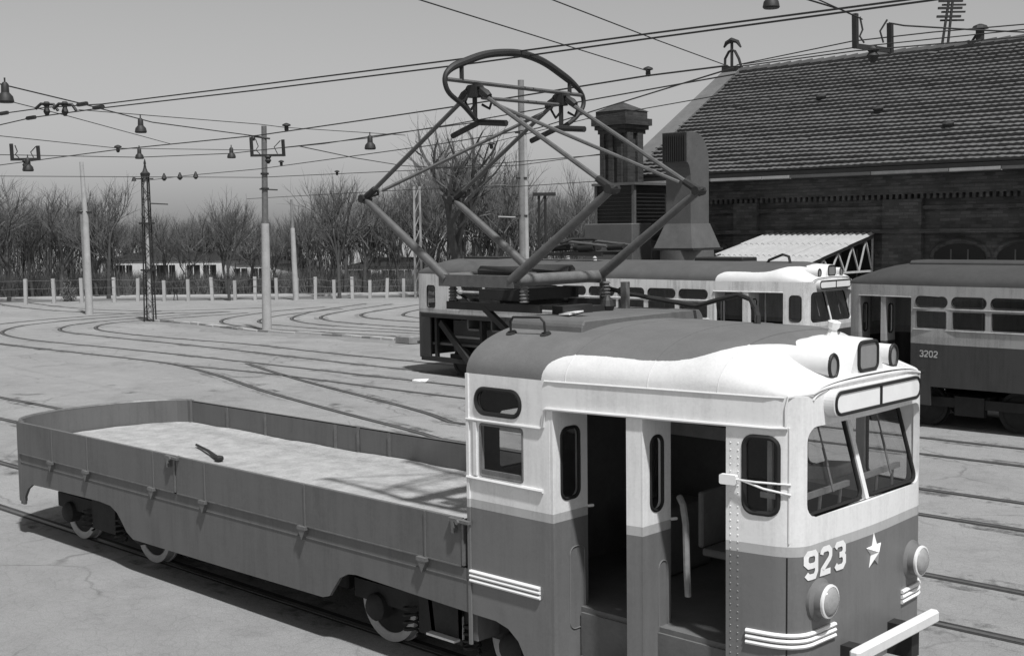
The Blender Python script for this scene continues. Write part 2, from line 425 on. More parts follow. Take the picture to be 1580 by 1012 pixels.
def roof_paint(k=1.0):
    """grey canvas with the pale paint of the sides carried up in a wave over the doors"""
    m, nt, bs = new_mat('roof_canvas_and_paint')
    tc = N(nt, 'ShaderNodeTexCoord'); sx = N(nt, 'ShaderNodeSeparateXYZ'); nt.links.new(tc.outputs['Object'], sx.inputs[0])
    xn = math_n(nt, 'MAXIMUM', math_n(nt, 'DIVIDE', sx.outputs[0], 3.0), .001); fc = N(nt, 'ShaderNodeFloatCurve'); nt.links.new(xn, fc.inputs['Value'])
    cu = fc.mapping.curves[0]; pts = ROOF_EDGE
    while len(cu.points) < len(pts): cu.points.new(.5, .5)
    for q, (x, y) in zip(cu.points, pts): q.location = (x/3.0, y/1.4)
    fc.mapping.update()
    ay = math_n(nt, 'ABSOLUTE', sx.outputs[1])
    w = math_n(nt, 'MULTIPLY', math_n(nt, 'SUBTRACT', noise(nt, 9), .5), .02)
    grey = math_n(nt, 'LESS_THAN', math_n(nt, 'ADD', math_n(nt, 'DIVIDE', ay, 1.4), w), fc.outputs[0])
    n1 = noise(nt, 2.2, 6, .65); n2 = noise(nt, 60, 3)
    n = math_n(nt, 'ADD', math_n(nt, 'MULTIPLY', n1, .7), math_n(nt, 'MULTIPLY', n2, .3))
    g = ramp(nt, n, ((.3, .10*k), (.55, .13*k), (.75, .17*k))); wh = ramp(nt, n, ((.3, .50), (.5, .6), (.7, .68)))
    nt.links.new(mix_col(nt, grey, wh, g), bs.inputs['Base Color']); bs.inputs['Roughness'].default_value = .7
    bump(nt, bs, math_n(nt, 'ADD', math_n(nt, 'MULTIPLY', noise(nt, 70, 3), .35), math_n(nt, 'MULTIPLY', noise(nt, 3, 3), 2)), .3, .010)
    return m
ROOF_EDGE = [(0, 1.4), (.6, 1.4), (.80, 1.30), (.90, 1.20), (1.05, 1.13), (1.4, 1.08), (1.8, 1.03), (2.0, .97), (2.15, .86), (2.3, .66), (2.42, .40), (2.5, .2), (2.55, -.1), (3.0, -.1)]

def front_end(t, plan, hull, sign_face='pale_enamel'):
    """windscreen, lamps on the brow, destination box: shared by all the coaches' front ends"""
    sc = plan.sc
    # recess of the windscreen: the glass leans back at the top under the brow
    zb, zt = 1.845, 2.475
    def xs(z): return 2.872-.175*(z-zb)/(zt-zb)
    loop = rr(-.845, .845, zb, zt, .10, 5)
    outer = [plan.f(sc+y, z, 0) for y, z in loop]; inner = [Vector((xs(z)-.004, y*.985, z)) for y, z in loop]
    B().grid([outer, [a.lerp(b, .5) for a, b in zip(outer, inner)], inner], close_u=True).build('windscreen_reveal', 'white', t, True)
    def fm(u, v, d): return Vector((xs(v)-d, u, v))
    for u0, u1 in ((-.825, -.035), (.035, .825)):
        window(t, rr(u0, u1, zb+.012, zt-.01, .07, 5), fm, 'windscreen', rad=.017, depth=.0)
    B().beam((xs(zb)+.012, 0, zb), (xs(zt)+.012, 0, zt), .05, .03, (1, 0, 0)).build('mullion', 'trim', t)
    for y in (-.45, .42):
        B().tube([fm(y, zt-.02, -.03), fm(y+.015, zt-.33, -.028)], .007, 5).tube([fm(y+.015, zt-.2, -.022), fm(y+.02, zb+.12, -.02)], .009, 5).build('wiper', 'steel', t)
    # destination box
    box = B().prism(rr(-.66, .66, 2.525, 2.715, .085, 6), lambda u, v, d: Vector((d, u, v)), 2.86, 2.985).build('destination_box', 'white', t, bevel=.008)
    B().tube([(2.988, y, z) for y, z in rr(-.635, .635, 2.545, 2.697, .07, 6)], .013, 6, closed=True).beam((2.988, .01, 2.548), (2.988, .01, 2.694), .02, .02).build('rim', 'black', box)
    for a, b in ((-.622, -.006), (.026, .622)):
        B().box((2.984, a, 2.556), (2.9895, b, 2.686)).build('blank_sign', sign_face, box)  # two white blank panels of the destination sign
    # brow: central housing with the route lamp, a round lamp in a fairing on either side
    rows = []
    for k in range(13):
        q = k/12; x = 2.36+(2.885-2.36)*q; w = .25-.085*q; base = ZE+roof_h(x, None)-.07; top = 3.045-.018*q
        if q < .3: top = base+.06+(top-base-.06)*sm(q/.3)
        row = []
        for j in range(15):
            a = math.pi*j/14; c, s = math.cos(a), math.sin(a)
            flare = 1+.7*(1-abs(s)**.45)
            row.append(Vector((x, -w*math.copysign(abs(c)**.55, c)*flare, base+(top-base)*abs(s)**.55)))
        rows.append(row)
    m = B().grid(rows); end = rows[-1]; m.add(end, [tuple(range(len(end)))])
    hood = m.build('route_lamp_hood', 'white', t, True)
    B().tube([(2.892, y, z) for y, z in rr(-.14, .14, 2.80, 3.005, .05, 5)], .014, 6, closed=True).build('rim', 'black', hood)
    B().prism(rr(-.13, .13, 2.808, 2.997, .045, 5), lambda u, v, d: Vector((d, u, v)), 2.87, 2.892).build('lamp_glass', 'grey_glass', hood)
    for sgn in (-1, 1):
        rows = []
        for k in range(9):
            q = k/8; x = 2.40+(2.855-2.40)*q; r = .082-.012*q; zc = 2.862+.0*(1-q)
            rows.append([Vector((x, sgn*.45+r*1.0*math.cos(a), zc+r*math.sin(a)*1.25)) for a in [2*math.pi*j/18 for j in range(18)]])
        m = B().grid(rows, close_u=True); m.add(rows[-1], [tuple(range(18))])
        lamp = m.build('brow_lamp', 'white', t, True)
        zc, yc = 2.862, sgn*.45
        ring = [(2.862, yc+.060*math.cos(a), zc+.083*math.sin(a)) for a in [2*math.pi*j/24 for j in range(24)]]
        B().tube(ring, .013, 6, closed=True).build('rim', 'black', lamp)
        B().prism([(p[1], p[2]) for p in ring], lambda u, v, d: Vector((d, u, v)), 2.85, 2.862).build('lamp_glass', 'grey_glass', lamp)

def headlight(t, y, z):
    h = B().lathe([(.155, -.03), (.15, .015), (.122, .035), (.118, .085), (.10, .095)], (2.895, y, z), (1, 0, 0), 28).build('headlight', 'dark_paint', t, True)
    B().lathe([(.116, .0), (.120, .012), (.117, .024), (.103, .028), (.103, 0)], (2.972, y, z), (1, 0, 0), 28).build('bezel', 'trim', h, True)
    B().lathe([(.102, .004), (.096, .016), (.07, .03), (.035, .038), (.001, .040)], (2.99, y, z), (1, 0, 0), 28, False).build('lens', 'lamp_glass', h, True)

def wheelset_bogie(t, xc, half=.87, tyre='tyre', detail=True):
    """one bogie: side frames, springs, axle boxes and four wheels"""
    m = B()
    for s in (-1, 1):
        y = s*.93
        m.box((xc-half-.35, y-.05, .40), (xc+half+.35, y+.05, .58))
        m.box((xc-.28, y-.08, .26), (xc+.28, y+.08, .62))
    m.box((xc-.35, -.9, .42), (xc+.35, .9, .62)); m.box((xc-.9, -.5, .35), (xc+.9, .5, .6))
    bog = m.build('bogie', 'under', t)
    for s in (-1, 1):
        for a in (-half, half):
            if detail:
                B().lathe([(.13, -.05), (.13, .06), (.09, .1), (.02, .11)], (xc+a, s*.97, .37), (0, s, 0), 14).build('axle_box', 'under', bog, True)
                sp = [(xc+a*.45+.07*math.cos(u), s*1.0+.07*math.sin(u), .22+.26*u/(8*math.pi)) for u in [k*2*math.pi/10 for k in range(41)]]
                B().tube(sp, .013, 5).build('coil_spring', 'under', bog, True)
            w = B().lathe([(.05, -.07), (.31, -.05), (.31, .03), (.12, .04), (.05, .07)], (xc+a, s*.80, .385), (0, s, 0), 28).build('wheel', 'under', t, True)
            B().lathe([(.30, -.07), (.40, -.07), (.40, -.045), (.385, -.04), (.38, .055), (.325, .058), (.30, .04), (.30, -.07)], (xc+a, s*.80, .385), (0, s, 0), 40, False).build('rim', tyre, w, True)

def side_strips(t, plan, s0, s1, zs, name='bumper_strip', fat=.016):
    for z in zs:
        n = 24; pts = [plan.f(s0+(s1-s0)*k/n, z, -.008) for k in range(n+1)]
        B().tube(pts, fat, 6).build(name, 'pale_enamel', t, True)

# ------------------------------------------------------------------ the flat-bed work tram in front
TR = thing('work_tram', 'two-tone work tram numbered 923 with open flat bed, double doors and raised pantograph', 'tram')
P1 = Plan(0.0, False)
def build_cab():
    t = TR; P = P1; s = P.sx; sc = P.sc; L = P.L
    dn0, dn1 = s(.905), s(2.365)
    def bottom_near():
        return [(s(0), .69), (s(.30), .685), (s(.44), .65), (s(.55), .57), (s(.61), .47), (s(.63), .42)]
    fb = .62
    ztop = lambda q: ZE
    out = bottom_near()+[(dn0, .42), (dn0, 2.465), (dn1, 2.465), (dn1, .42), (s(2.6), .42), (sc-1.0, .50), (sc-.8, fb), (sc+.8, fb), (sc+1.0, .5), (L-s(2.6), .42)]
    out += [(L-s(.63), .42), (L-s(.61), .47), (L-s(.55), .57), (L-s(.44), .65), (L-s(.30), .685), (L, .69), (L, ZE)]
    top = []
    for k in range(25):
        y = .80-1.6*k/24; top.append((sc+y, ZE+.072*max(0, 1-abs(y/.80)**2.5)**(1/2.1)))
    out += [(L-s(2.7), ZE)]+top+[(s(2.7), ZE), (s(0), ZE)]
    win_up = rr(s(.105), s(.60), 2.375, 2.575, .095, 6)
    win_lo = rr(s(.15), s(.62), 1.865, 2.285, .02, 2)
    win_fr = rr(s(2.50), s(2.745), 1.875, 2.405, .07, 5)
    wind = [(sc+y, z) for y, z in rr(-.845, .845, 1.845, 2.475, .10, 5)]
    far1 = rr(L-s(2.76), L-s(2.34), 1.80, 2.44, .07, 5); far2 = rr(L-s(2.26), L-s(1.72), 1.80, 2.44, .07, 5)
    
    panel(out, [win_up, win_lo, win_fr, wind, far1, far2], P.f, .045, P.cuts()).build('cab_body', 'hull1', t, True)
    window(t, win_up, P.f, rad=.02); window(t, win_fr, P.f, rad=.02)
    for w in (far1, far2): window(t, w, P.f)
    wl = window(t, win_lo, P.f, 'drop_window', frame='steel', rad=.012)
    B().prism(rr(s(.15), s(.62), 1.865, 1.915, .005, 1), P.f, .0, .03).build('sash', 'steel', wl)
    # paler reveal strip left of the drop window
    B().beam(P.f(s(.10), 1.86, -.006), P.f(s(.10), 2.30, -.006), .035, .02, (0, 1, 0)).build('window_post', 'trim', t)
    # mouldings
    def mould(pts, r=.012): return B().tube(pts, r, 6).build('moulding', 'white', t, True)
    mould([P.f(s(0), 2.315, -.006), P.f(s(.82), 2.315, -.006), P.f(s(.845), 2.33, -.008), P.f(s(.86), 2.46, -.008), P.f(s(.88), 2.475, -.012)]+[P.f(s(x), 2.475, -.012) for x in (1.2, 1.6, 2.0, 2.4, 2.7)]+[P.f(s(2.8), 2.478, -.01)], .014)
    mould([P.f(s(0), 1.835, -.008), P.f(s(.84), 1.825, -.008)], .016)
    B().beam(P.f(s(.015), .43, -.005), P.f(s(.015), ZE, -.005), .03, .02, (0, 1, 0)).build('corner_strip', 'hull1', t)
    arch = [P.f(s(2.79), 2.48, -.008), P.f(s(2.79), 2.62, -.008), P.f(s(2.80), 2.69, -.008)]
    arch += [P.f(sc+y, ZE+.072*max(0, 1-abs(y/.84)**2.5)**(1/2.1)-.008, -.006) for y in [-.80+1.6*k/20 for k in range(21)]]
    mould(arch, .011)
    mould([P.f(s(2.81), 1.68, -.004), P.f(s(2.81), 2.48, -.004)], .007)
    B().beam(P.f(s(2.80), .5, -.001), P.f(s(2.80), 1.58, -.001), .010, .006, (0, 1, 0)).build('panel_seam', 'black', t)
    rv = B()
    for x in [2.40, 2.455]:
        for k in range(38): rv.lathe([(.007, 0), (.004, .004)], P.f(s(x), .55+.05*k, 0), (0, -1, 0), 5)
    mould([P.f(s(.86+.12*k), ZE-.004, -.003) for k in range(17)], .008)
    tag(rv.build('rivets', 'hull1', t), kind='stuff')
    # roof
    mt = roof_paint()
    roof_shell(P, -.0, 2.90).build('roof', mt, t, True)
    front_end(t, P, 'hull1')
    for y in (-.70, .70): headlight(t, y, 1.255)
    # numerals and star on the front
    B().add([], [])
    numerals('923', lambda u, v, d: P.f(sc+u, v, d), -.86, 1.435, .125, .165, .052, .042).build('number', 'pale_enamel', t)
    star = B(); c = P.f(sc+.035, 1.455, -.002); tip = c+Vector((.045, 0, 0)); pts = []
    for k in range(10):
        a = R(90+36*k); r = .14 if k % 2 == 0 else .055; pts.append(c+Vector((0, r*.85*math.cos(a), r*math.sin(a))))
    star.add(pts+[tip], [(k, (k+1) % 10, 10) for k in range(10)]+[tuple(range(10))]); star.build('star', 'pale_enamel', t)
    for x in (1.05, 1.75, 2.3): B().tube([roof_pt(P, x, math.pi*k/24)+Vector((0, 0, .001)) for k in range(25)], .005, 5).build('roof_seam', mt, t, True)
    # bumper strips
    side_strips(t, P, s(.02), s(.80), (1.05, 1.015, .975))
    side_strips(t, P, s(2.52), sc-.50, (1.035, .995, .955)); side_strips(t, P, sc+.52, L-s(2.55), (1.035, .995, .955))
    pl = B().prism(rr(s(.0), s(.83), .955, 1.075, .05, 5), P.f, -.003, .01).build('strip_plate', 'hull1', t)
    # doors: each leaf folded back square to the side
    def leaf(x, y0, y1, thick, side_panel):
        def fm(u, v, d): return Vector((x-d, u, v))
        wl = rr(y0+.10, y1-.10, 1.755, 2.31, .065, 6)
        low = rr(y0+.19, y1-.045, .70, 1.36, .06, 6)
        p = panel([(y0, .40), (y1, .40), (y1, 2.46), (y0, 2.46)], [wl], fm, thick).build('door_leaf', 'hull1', t)
        B().tube([fm(u, v, -.002) for u, v in low], .006, 5, closed=True).build('pressed_panel', 'hull1', p)
        f = window(p, wl, fm, 'leaf_frame', rad=.015, depth=.01)
        for ch in list(f.children): ch.parent = p
        B().tube([fm(y1-.01, 1.66, -.01), fm(y1+.03, 1.66, -.03), fm(y1+.04, 1.655, -.01)], .012, 6).build('handle', 'trim', p)
        return p
    leaf(.935, -1.272, -.86, .04, False)
    a = P.f(s(1.57), 0, .005); b = P.f(s(1.70), 0, .005)
    leaf(1.705, -1.148, -.80, .04, True)
    def fm(u, v, d): return Vector((a.x+(b.x-a.x)*u, a.y+(b.y-a.y)*u+d, v))
    panel([(0, .40), (1, .40), (1, 2.46), (0, 2.46)], [], fm, .05).build('door_post', 'hull1', t)
    # mirror arm beside the front window, tied with two rods
    m = B().prism(rr(2.335, 2.46, 2.06, 2.13, .012, 2), lambda u, v, d: P.f(s(u), v, -d), .01, .05).build('mirror_bracket', 'pale_enamel', t)
    B().tube([P.f(s(2.46), 2.10, -.035), P.f(s(2.60), 2.10, -.05), P.f(s(2.82), 2.09, -.012)], .008, 6).tube([P.f(s(2.50), 2.10, -.04), P.f(s(2.66), 2.06, -.05), P.f(s(2.82), 2.02, -.012)], .008, 6).build('rod', 'trim', m)
    # inside
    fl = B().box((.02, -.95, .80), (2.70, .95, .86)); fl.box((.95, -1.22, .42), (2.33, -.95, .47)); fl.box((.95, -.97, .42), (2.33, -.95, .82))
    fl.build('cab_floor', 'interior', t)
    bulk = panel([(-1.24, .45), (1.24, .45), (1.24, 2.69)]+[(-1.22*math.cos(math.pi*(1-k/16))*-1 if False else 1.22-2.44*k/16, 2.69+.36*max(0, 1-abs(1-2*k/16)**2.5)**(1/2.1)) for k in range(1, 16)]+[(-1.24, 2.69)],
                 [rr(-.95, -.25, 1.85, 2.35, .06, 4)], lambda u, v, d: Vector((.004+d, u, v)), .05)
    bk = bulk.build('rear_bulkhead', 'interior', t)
    for q in (rr(-.95, -.25, 1.85, 2.35, .06, 4),):
        window(bk, q, lambda u, v, d: Vector((.01+d, u, v)), 'bulkhead_window')
        for ch in list(bk.children):
            for c2 in list(ch.children): c2.parent = bk
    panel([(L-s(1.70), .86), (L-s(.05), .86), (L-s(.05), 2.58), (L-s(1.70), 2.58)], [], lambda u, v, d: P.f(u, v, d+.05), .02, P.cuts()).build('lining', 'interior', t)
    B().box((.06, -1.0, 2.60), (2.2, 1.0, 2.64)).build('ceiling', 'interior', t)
    B().box((.08, 1.06, 1.92), (.98, 1.10, 2.04)).build('bright_strip_board', 'interior_pale', t)  # pale board added for the bright strip seen through the doorway
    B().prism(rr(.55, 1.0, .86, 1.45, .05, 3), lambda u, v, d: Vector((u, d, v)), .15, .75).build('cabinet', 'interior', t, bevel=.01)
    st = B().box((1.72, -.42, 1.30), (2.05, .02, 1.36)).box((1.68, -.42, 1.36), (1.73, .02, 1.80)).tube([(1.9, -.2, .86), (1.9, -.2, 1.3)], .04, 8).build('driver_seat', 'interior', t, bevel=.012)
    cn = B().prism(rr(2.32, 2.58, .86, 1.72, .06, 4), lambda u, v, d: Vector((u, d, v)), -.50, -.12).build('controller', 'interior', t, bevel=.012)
    B().lathe([(.12, 0), (.12, .025), (.04, .05)], (2.45, -.31, 1.72), (0, 0, 1), 16).tube([(2.45, -.31, 1.78), (2.45, -.45, 1.80), (2.45, -.47, 1.86)], .014, 6).build('crank', 'steel', cn, True)
    ds = B().box((2.55, -.86, 1.62), (2.80, .86, 1.68))
    ds.build('dashboard', 'interior', t)
    for ya, yb, zz in ((-.78, -.06, 1.95), (.10, .74, 1.97)):
        rl = B().beam((2.77, ya, zz), (2.77, yb, zz+.01), .03, .04)
        for k in (.12, .45, .85): rl.tube([(2.77, ya+(yb-ya)*k, zz), (2.72, ya+(yb-ya)*k+.05, 1.66)], .012, 6)
        rl.build('guard_rail', 'interior_pale', t)
    B().prism(rr(2.1, 2.34, 1.88, 1.98, .02, 2), lambda u, v, d: Vector((u+.28, d, v+.05+.2*(u-2.1)*.4)), .0, .30).build('instrument_box', 'interior_pale', t, bevel=.008)
    B().tube([(2.42, .30, .86), (2.42, .30, 1.55)], .035, 8).lathe([(.22, 0), (.235, .02), (.22, .04), (.20, .02), (.22, 0)], (2.42, .30, 1.55), (0, 0, 1), 24, False).build('handbrake_wheel', 'steel', t, True)
    h = B().tube([(1.80, -.82, 1.84), (1.86, -.86, 1.80), (1.90, -.88, 1.66), (1.91, -.88, 1.3), (1.92, -.88, 1.12)], .026, 8).build('grab_handle', 'concrete_dark', t, True)
    B().tube([(2.05, .3, .9), (2.12, .1, 1.02), (2.3, -.1, 1.04), (2.5, -.2, 1.0)], .02, 6).build('floor_pipe', 'interior_pale', t, True)
    B().tube([(2.62, -.88, 1.86), (2.62, -.88, 2.42)], .022, 6).box((2.55, -.90, 1.96), (2.72, -.84, 2.0)).build('window_stanchion', 'interior_pale', t)
    # bumper beam and coupling at the front
    bb = B().beam((3.15, -.66, .885), (3.15, .60, .885), .08, .10).build('bumper_beam', 'white', t, bevel=.018)
    B().box((2.86, -.42, .62), (3.12, -.30, .86)).build('bracket', 'iron', bb); B().box((2.86, .28, .62), (3.12, .40, .86)).build('bracket', 'iron', bb)
    B().tube([(2.8, 0, .52), (3.22, 0, .52)], .05, 8).lathe([(.09, 0), (.10, .06), (.07, .14)], (3.2, 0, .52), (1, 0, 0), 12).build('coupler', 'iron', t)
build_cab()
def build_bed():
    t = TR
    Z0, Z1 = 1.06, 1.47; X0 = -8.26
    def side(y, sg):
        def fm(u, v, d): return Vector((u, y-sg*d, v))
        def arcs(): return [(X0, .41), (-8.17, .41), (-8.14, .52), (-8.05, .63), (-7.92, .70), (-7.43, .715), (-6.2, .735), (-5.95, .72), (-5.80, .66), (-5.70, .57), (-5.60, .47), (-5.46, .405), (-3.6, .415), (-1.98, .43), (-1.88, .46), (-1.80, .56), (-1.72, .66), (-1.60, .72), (-1.48, .735), (-.7, .71), (-.004, .69)]
        panel(arcs()+[(-.004, Z0), (X0, Z0)], [], fm, .035).build('skirt', 'board', t)
        sk = B().beam((X0, y+sg*.002, Z0-.10), (-.01, y+sg*.002, Z0-.10), .008, .008); sk.build('rib', 'board', t)
        for a, b in ((X0+.02, -4.52), (-4.47, -.08)):
            bd = panel([(a, Z0+.012), (b, Z0+.012), (b, Z1), (a, Z1)], [], lambda u, v, d: Vector((u, y+sg*(.012-d), v)), .04).build('drop_side', 'board', t)
            B().beam((a, y-sg*.010, Z1-.004), (b, y-sg*.010, Z1-.004), .036, .014).build('top_rail', 'board', bd)
            B().beam((a, y+sg*.012, Z0+.012), (b, y+sg*.012, Z0+.012), .010, .012).build('hinge_rail', 'steel', bd)
            for hx in (-7.35, -6.46, -4.97, -3.95, -2.24, -.55):
                if a < hx < b:
                    B().beam((hx+.03, y+sg*.016, Z0), (hx+.03, y+sg*.016, Z1), .018, .012, (0, 1, 0)).beam((hx+.03, y-sg*.035, Z0+.09), (hx+.03, y-sg*.035, Z1-.01), .035, .025, (0, 1, 0)).build('rib', 'steel' if sg > 0 else 'board', bd)
                    hg = B().box((hx-.055, min(y, y+sg*.05), Z0-.02), (hx+.065, max(y, y+sg*.05), Z0+.012)).prism([(hx+.01, Z0-.12), (hx+.065, Z0-.02), (hx-.05, Z0-.02), (hx-.03, Z0-.05)], fm, -.045, 0)
                    hg.build('hinge', 'steel', bd)
        # latches between the drop sides and at the cab
        for lx in (-4.5, -.055):
            l = B().box((lx-.012, min(y-sg*.05, y+sg*.02), Z0+.02), (lx+.012, max(y-sg*.05, y+sg*.02), Z1+.0)).beam((lx-.14, y+sg*.03, Z1-.01), (lx+.10, y+sg*.03, Z1-.015), .04, .025).beam((lx-.09, y+sg*.035, Z1-.02), (lx-.08, y+sg*.035, Z1-.12), .04, .03)
            l.lathe([(.02, 0), (.02, .05)], (lx-.02, y+sg*.02, Z1-.02), (0, sg, 0), 8)
            l.build('latch', 'steel', t)
    side(-1.275, -1); side(1.275, 1)
    # bowed end board with a flat top edge
    pts = []
    for k in range(25):
        yy = -1.275+2.55*k/24; pts.append(Vector((X0-.60*max(0, 1-abs(yy/1.275)**2.3)**.62, yy, 0)))
    top = [Vector((p.x, p.y, Z1)) for p in pts]; bot = [Vector((p.x, p.y, .62)) for p in pts]
    inn = [Vector((p.x+.04, p.y*.97, Z1)) for p in pts]; inb = [Vector((p.x+.04, p.y*.97, .62)) for p in pts]
    B().grid([bot, top, inn, inb]).build('end_board', 'board', t)
    B().tube([Vector((p.x+.02, p.y*.985, Z1+.002)) for p in pts], .024, 6).build('end_rail', 'steel', t, True)
    for yy in (-1.245, 1.245): B().box((X0-.03, yy-.035, .45), (X0+.05, yy+.035, Z1+.012)).build('corner_post', 'board', t)
    # deck: sandy boards, slightly uneven
    rows = []
    for i in range(61):
        row = []
        for k in range(21):
            q = k/20; y = -1.235+2.47*q
            xl = X0-.56*(max(0, 1-abs(y/1.275)**2.3))**.62+.03
            x = xl+(-.01-xl)*i/60
            z = 1.155+.005*math.sin(x*1.7+y*1.1)+.004*math.sin(x*3.9-y*2.3)+.004*random.uniform(-1, 1)+.03*max(0, abs(y)-1.0)*2
            row.append(Vector((x, y, z)))
        rows.append(row)
    B().grid(rows).build('deck', 'floor', t, True)
    B().box((X0-.4, -1.0, .80), (-.01, 1.0, 1.10)).box((X0, -.35, .55), (2.6, .35, .82)).build('underframe', 'under', t)
    wheelset_bogie(t, -6.62); wheelset_bogie(t, -.65)
    # equipment under the frame
    B().box((-4.6, -.75, .30), (-3.4, .6, .8)).box((-3.1, -.8, .35), (-2.2, .7, .8)).build('equipment_box', 'under', t, bevel=.02)
    # stirrup step ahead of the front bogie
    sy = -1.0
    B().beam((-.80, sy, .72), (-.74, sy, .31), .05, .02, (0, 1, 0)).beam((-.76, sy, .30), (-.40, sy, .30), .16, .02).beam((-.39, sy, .31), (-.40, sy, .72), .05, .02, (0, 1, 0)).build('stirrup_step', 'trim', t)
    # iron block added to blind the light gap behind the rear bogie
    B().box((-7.95, -.2, .3), (-7.75, .2, .8)).build('gap_block', 'iron', t)

def on_roof(px, py):
    best = None
    for i in range(0, 291, 2):
        for k in range(1, 90):
            p = roof_pt(P1, i/100, math.pi*k/90*.75); d = p-CAM; w = d.dot(CF); x = 790+FPX*d.dot(CR)/w; y = 506-FPX*d.dot(CU)/w
            e = (x-px)**2+(y-py)**2
            if best is None or e < best[0]: best = (e, p)
    return best[1]

def build_roof_gear():
    t = TR
    def ground_tube(pts, r, name, mat='tube', n=8, par=t): return B().tube(pts, r, n).build(name, mat, par, True)
    # raised walkway box across the roof
    bx = B().prism([(-.78, 2.96), (-.77, 3.075), (-.74, 3.118), (.84, 3.118), (.89, 3.07), (.90, 2.96)], lambda u, v, d: Vector((d, u, v)), .03, .82)
    bx.build('roof_walkway', 'roof_grey', t, bevel=.012)
    # grab rail on the near shoulder of the roof
    a = on_roof(789, 515); b = on_roof(841, 517)
    up = Vector((0, -.02, .13))
    g = B().tube([a-Vector((0, 0, .02)), a+up*.8, a+up+Vector((.04, 0, .01)), b+up+Vector((-.04, 0, .01)), b+up*.8, b-Vector((0, 0, .02))], .010, 8)
    for q in (a, b): g.lathe([(.05, -.01), (.045, .012)], q, (0, -.5, 1), 10)
    g.build('roof_grab_rail', 'iron', t, True)
    # conduit from the pantograph to the roof
    c = [Vector((-.1, .62, 3.30)), aY(.70, 1000, 459), aY(.75, 1074, 472), aY(.75, 1110, 462), aY(.72, 1140, 455), aY(.68, 1158, 462), aY(.62, 1167, 478)]
    e = on_roof(1170, 500); c += [e+Vector((0, 0, .05)), e-Vector((0, 0, .02))]
    B().tube(c, .022, 7).build('roof_conduit', 'iron', t, True)
    for x, y in ((.15, .62), (-.1, .62)):
        B().box((x-.03, y-.03, 3.05), (x+.03, y+.03, 3.36)).build('conduit_post', 'steel', t)
    # small white insulator at the back of the hood
    w = Vector((2.60, 0, 3.05)); B().lathe([(.05, -.03), (.03, .03), (.045, .05), (.05, .09), (.02, .10)], w, (.2, 0, 1), 9).build('hood_insulator', 'pale_enamel', t)
    # scrap of pale sheet lying on the walkway
    # ---- pantograph
    xC, xA, zb = -.13, -.93, 3.41; w = .59
    base = B()
    for y in (-w, w): base.beam((xA-.08, y, zb-.01), (xC+.05, y, zb-.01), .07, .105)
    base.beam((-.80, -w, zb-.02), (-.80, w, zb-.02), .05, .06).beam((-.28, -w, zb-.02), (-.28, w, zb-.02), .05, .06)
    base.build('pantograph', 'tube', t); pg = [o for o in t.children if o.name.startswith('pantograph')][-1]
    B().tube([(xC, -w, zb), (xC, w+.03, zb)], .055, 12).build('front_shaft', 'steel', pg, True)
    B().tube([(xA, -w, zb), (xA, w+.03, zb)], .055, 12).build('rear_shaft', 'steel', pg, True)
    kn = {}
    for y, s in ((-w, 'n'), (w, 'f')):
        for x0, x1, k in ((xC, .985, 'F'), (xA, -2.06, 'R')):
            p = Vector((x0, y, zb)); q = Vector((x1, y, 4.16)); kn[k+s] = q
            B().tube([p, p.lerp(q, .5), q], [.046, .040, .033], 10).build('lower_arm', 'tube', pg, True)
            j = B().tube([q+Vector((0, -.06, 0)), q+Vector((0, .06, 0))], .04, 8)
            d = (Vector((-.57, y*.97, 5.06))-q).normalized()
            j.tube([q-d*.03, q+d*.17], [.04, .032], 8); j.tube([q+Vector((0, .05, .02)), q+Vector((.02 if x1 < 0 else -.02, .09, .0))+d*.08, q+d*.17+Vector((0, .03, 0))], .014, 6)
            j.build('knee_joint', 'iron', pg, True)
    ap = {'n': Vector((-.57, -.565, 5.06)), 'f': Vector((-.57, .575, 5.06))}
    for k, q in kn.items():
        e = ap[k[1]]+Vector((.07 if k[0] == 'F' else -.07, 0, -.02))
        d = (e-q); B().tube([q+d*.1, e], [.022, .020], 8).build('upper_arm', 'tube', pg, True)
        o = ap['f' if k[1] == 'n' else 'n']+Vector((.05 if k[0] == 'F' else -.05, 0, -.06))
        if k in ('Rn', 'Fn' if False else 'Rn', 'Ff'):
            dd = o-q; B().tube([q+dd*.09, q+dd*.93], .017, 7).build('diagonal_brace', 'tube', pg, True)
    B().tube([ap['n']+Vector((.04, .05, -.06)), ap['f']+Vector((0, -.03, -.05))], .017, 7).build('head_tie', 'tube', pg, True)
    for s, a in ap.items():
        m = B().box((a.x-.05, a.y-.04, a.z-.06), (a.x+.05, a.y+.04, a.z+.05)).tube([a+Vector((-.15, 0, -.06)), a+Vector((-.08, 0, .03)), a+Vector((.08, 0, .03)), a+Vector((.15, 0, -.06))], .022, 6)
        m.tube([a+Vector((0, 0, .05)), a+Vector((0, 0, -.26))], .022, 6)
        for sx in (-1, 1):
            m.tube([a+Vector((sx*.10, .03, .0)), a+Vector((sx*.17, .05, -.08)), a+Vector((sx*.12, .06, -.16)), a+Vector((sx*.05, .04, -.12))], .013, 5)
            m.lathe([(.03, -.06), (.04, 0), (.03, .06)], a+Vector((sx*.13, 0, -.03)), (sx, 0, -.7), 7)
        m.build('head_bracket', 'iron', pg, True)
        sg = -1 if s == 'n' else 1
        lo = Vector((a.x, a.y+(-sg*.05), a.z-.27))
        # carrier springs below the head: two dark horns spreading along the track
        B().tube([lo, lo+Vector((.33, .0, -.03))], .028, 7).build('carrier_horn', 'iron', pg, True)
        B().tube([lo, lo+Vector((-.34, 0, -.10))], .026, 7).build('carrier_horn', 'iron', pg, True)
    x = -.57
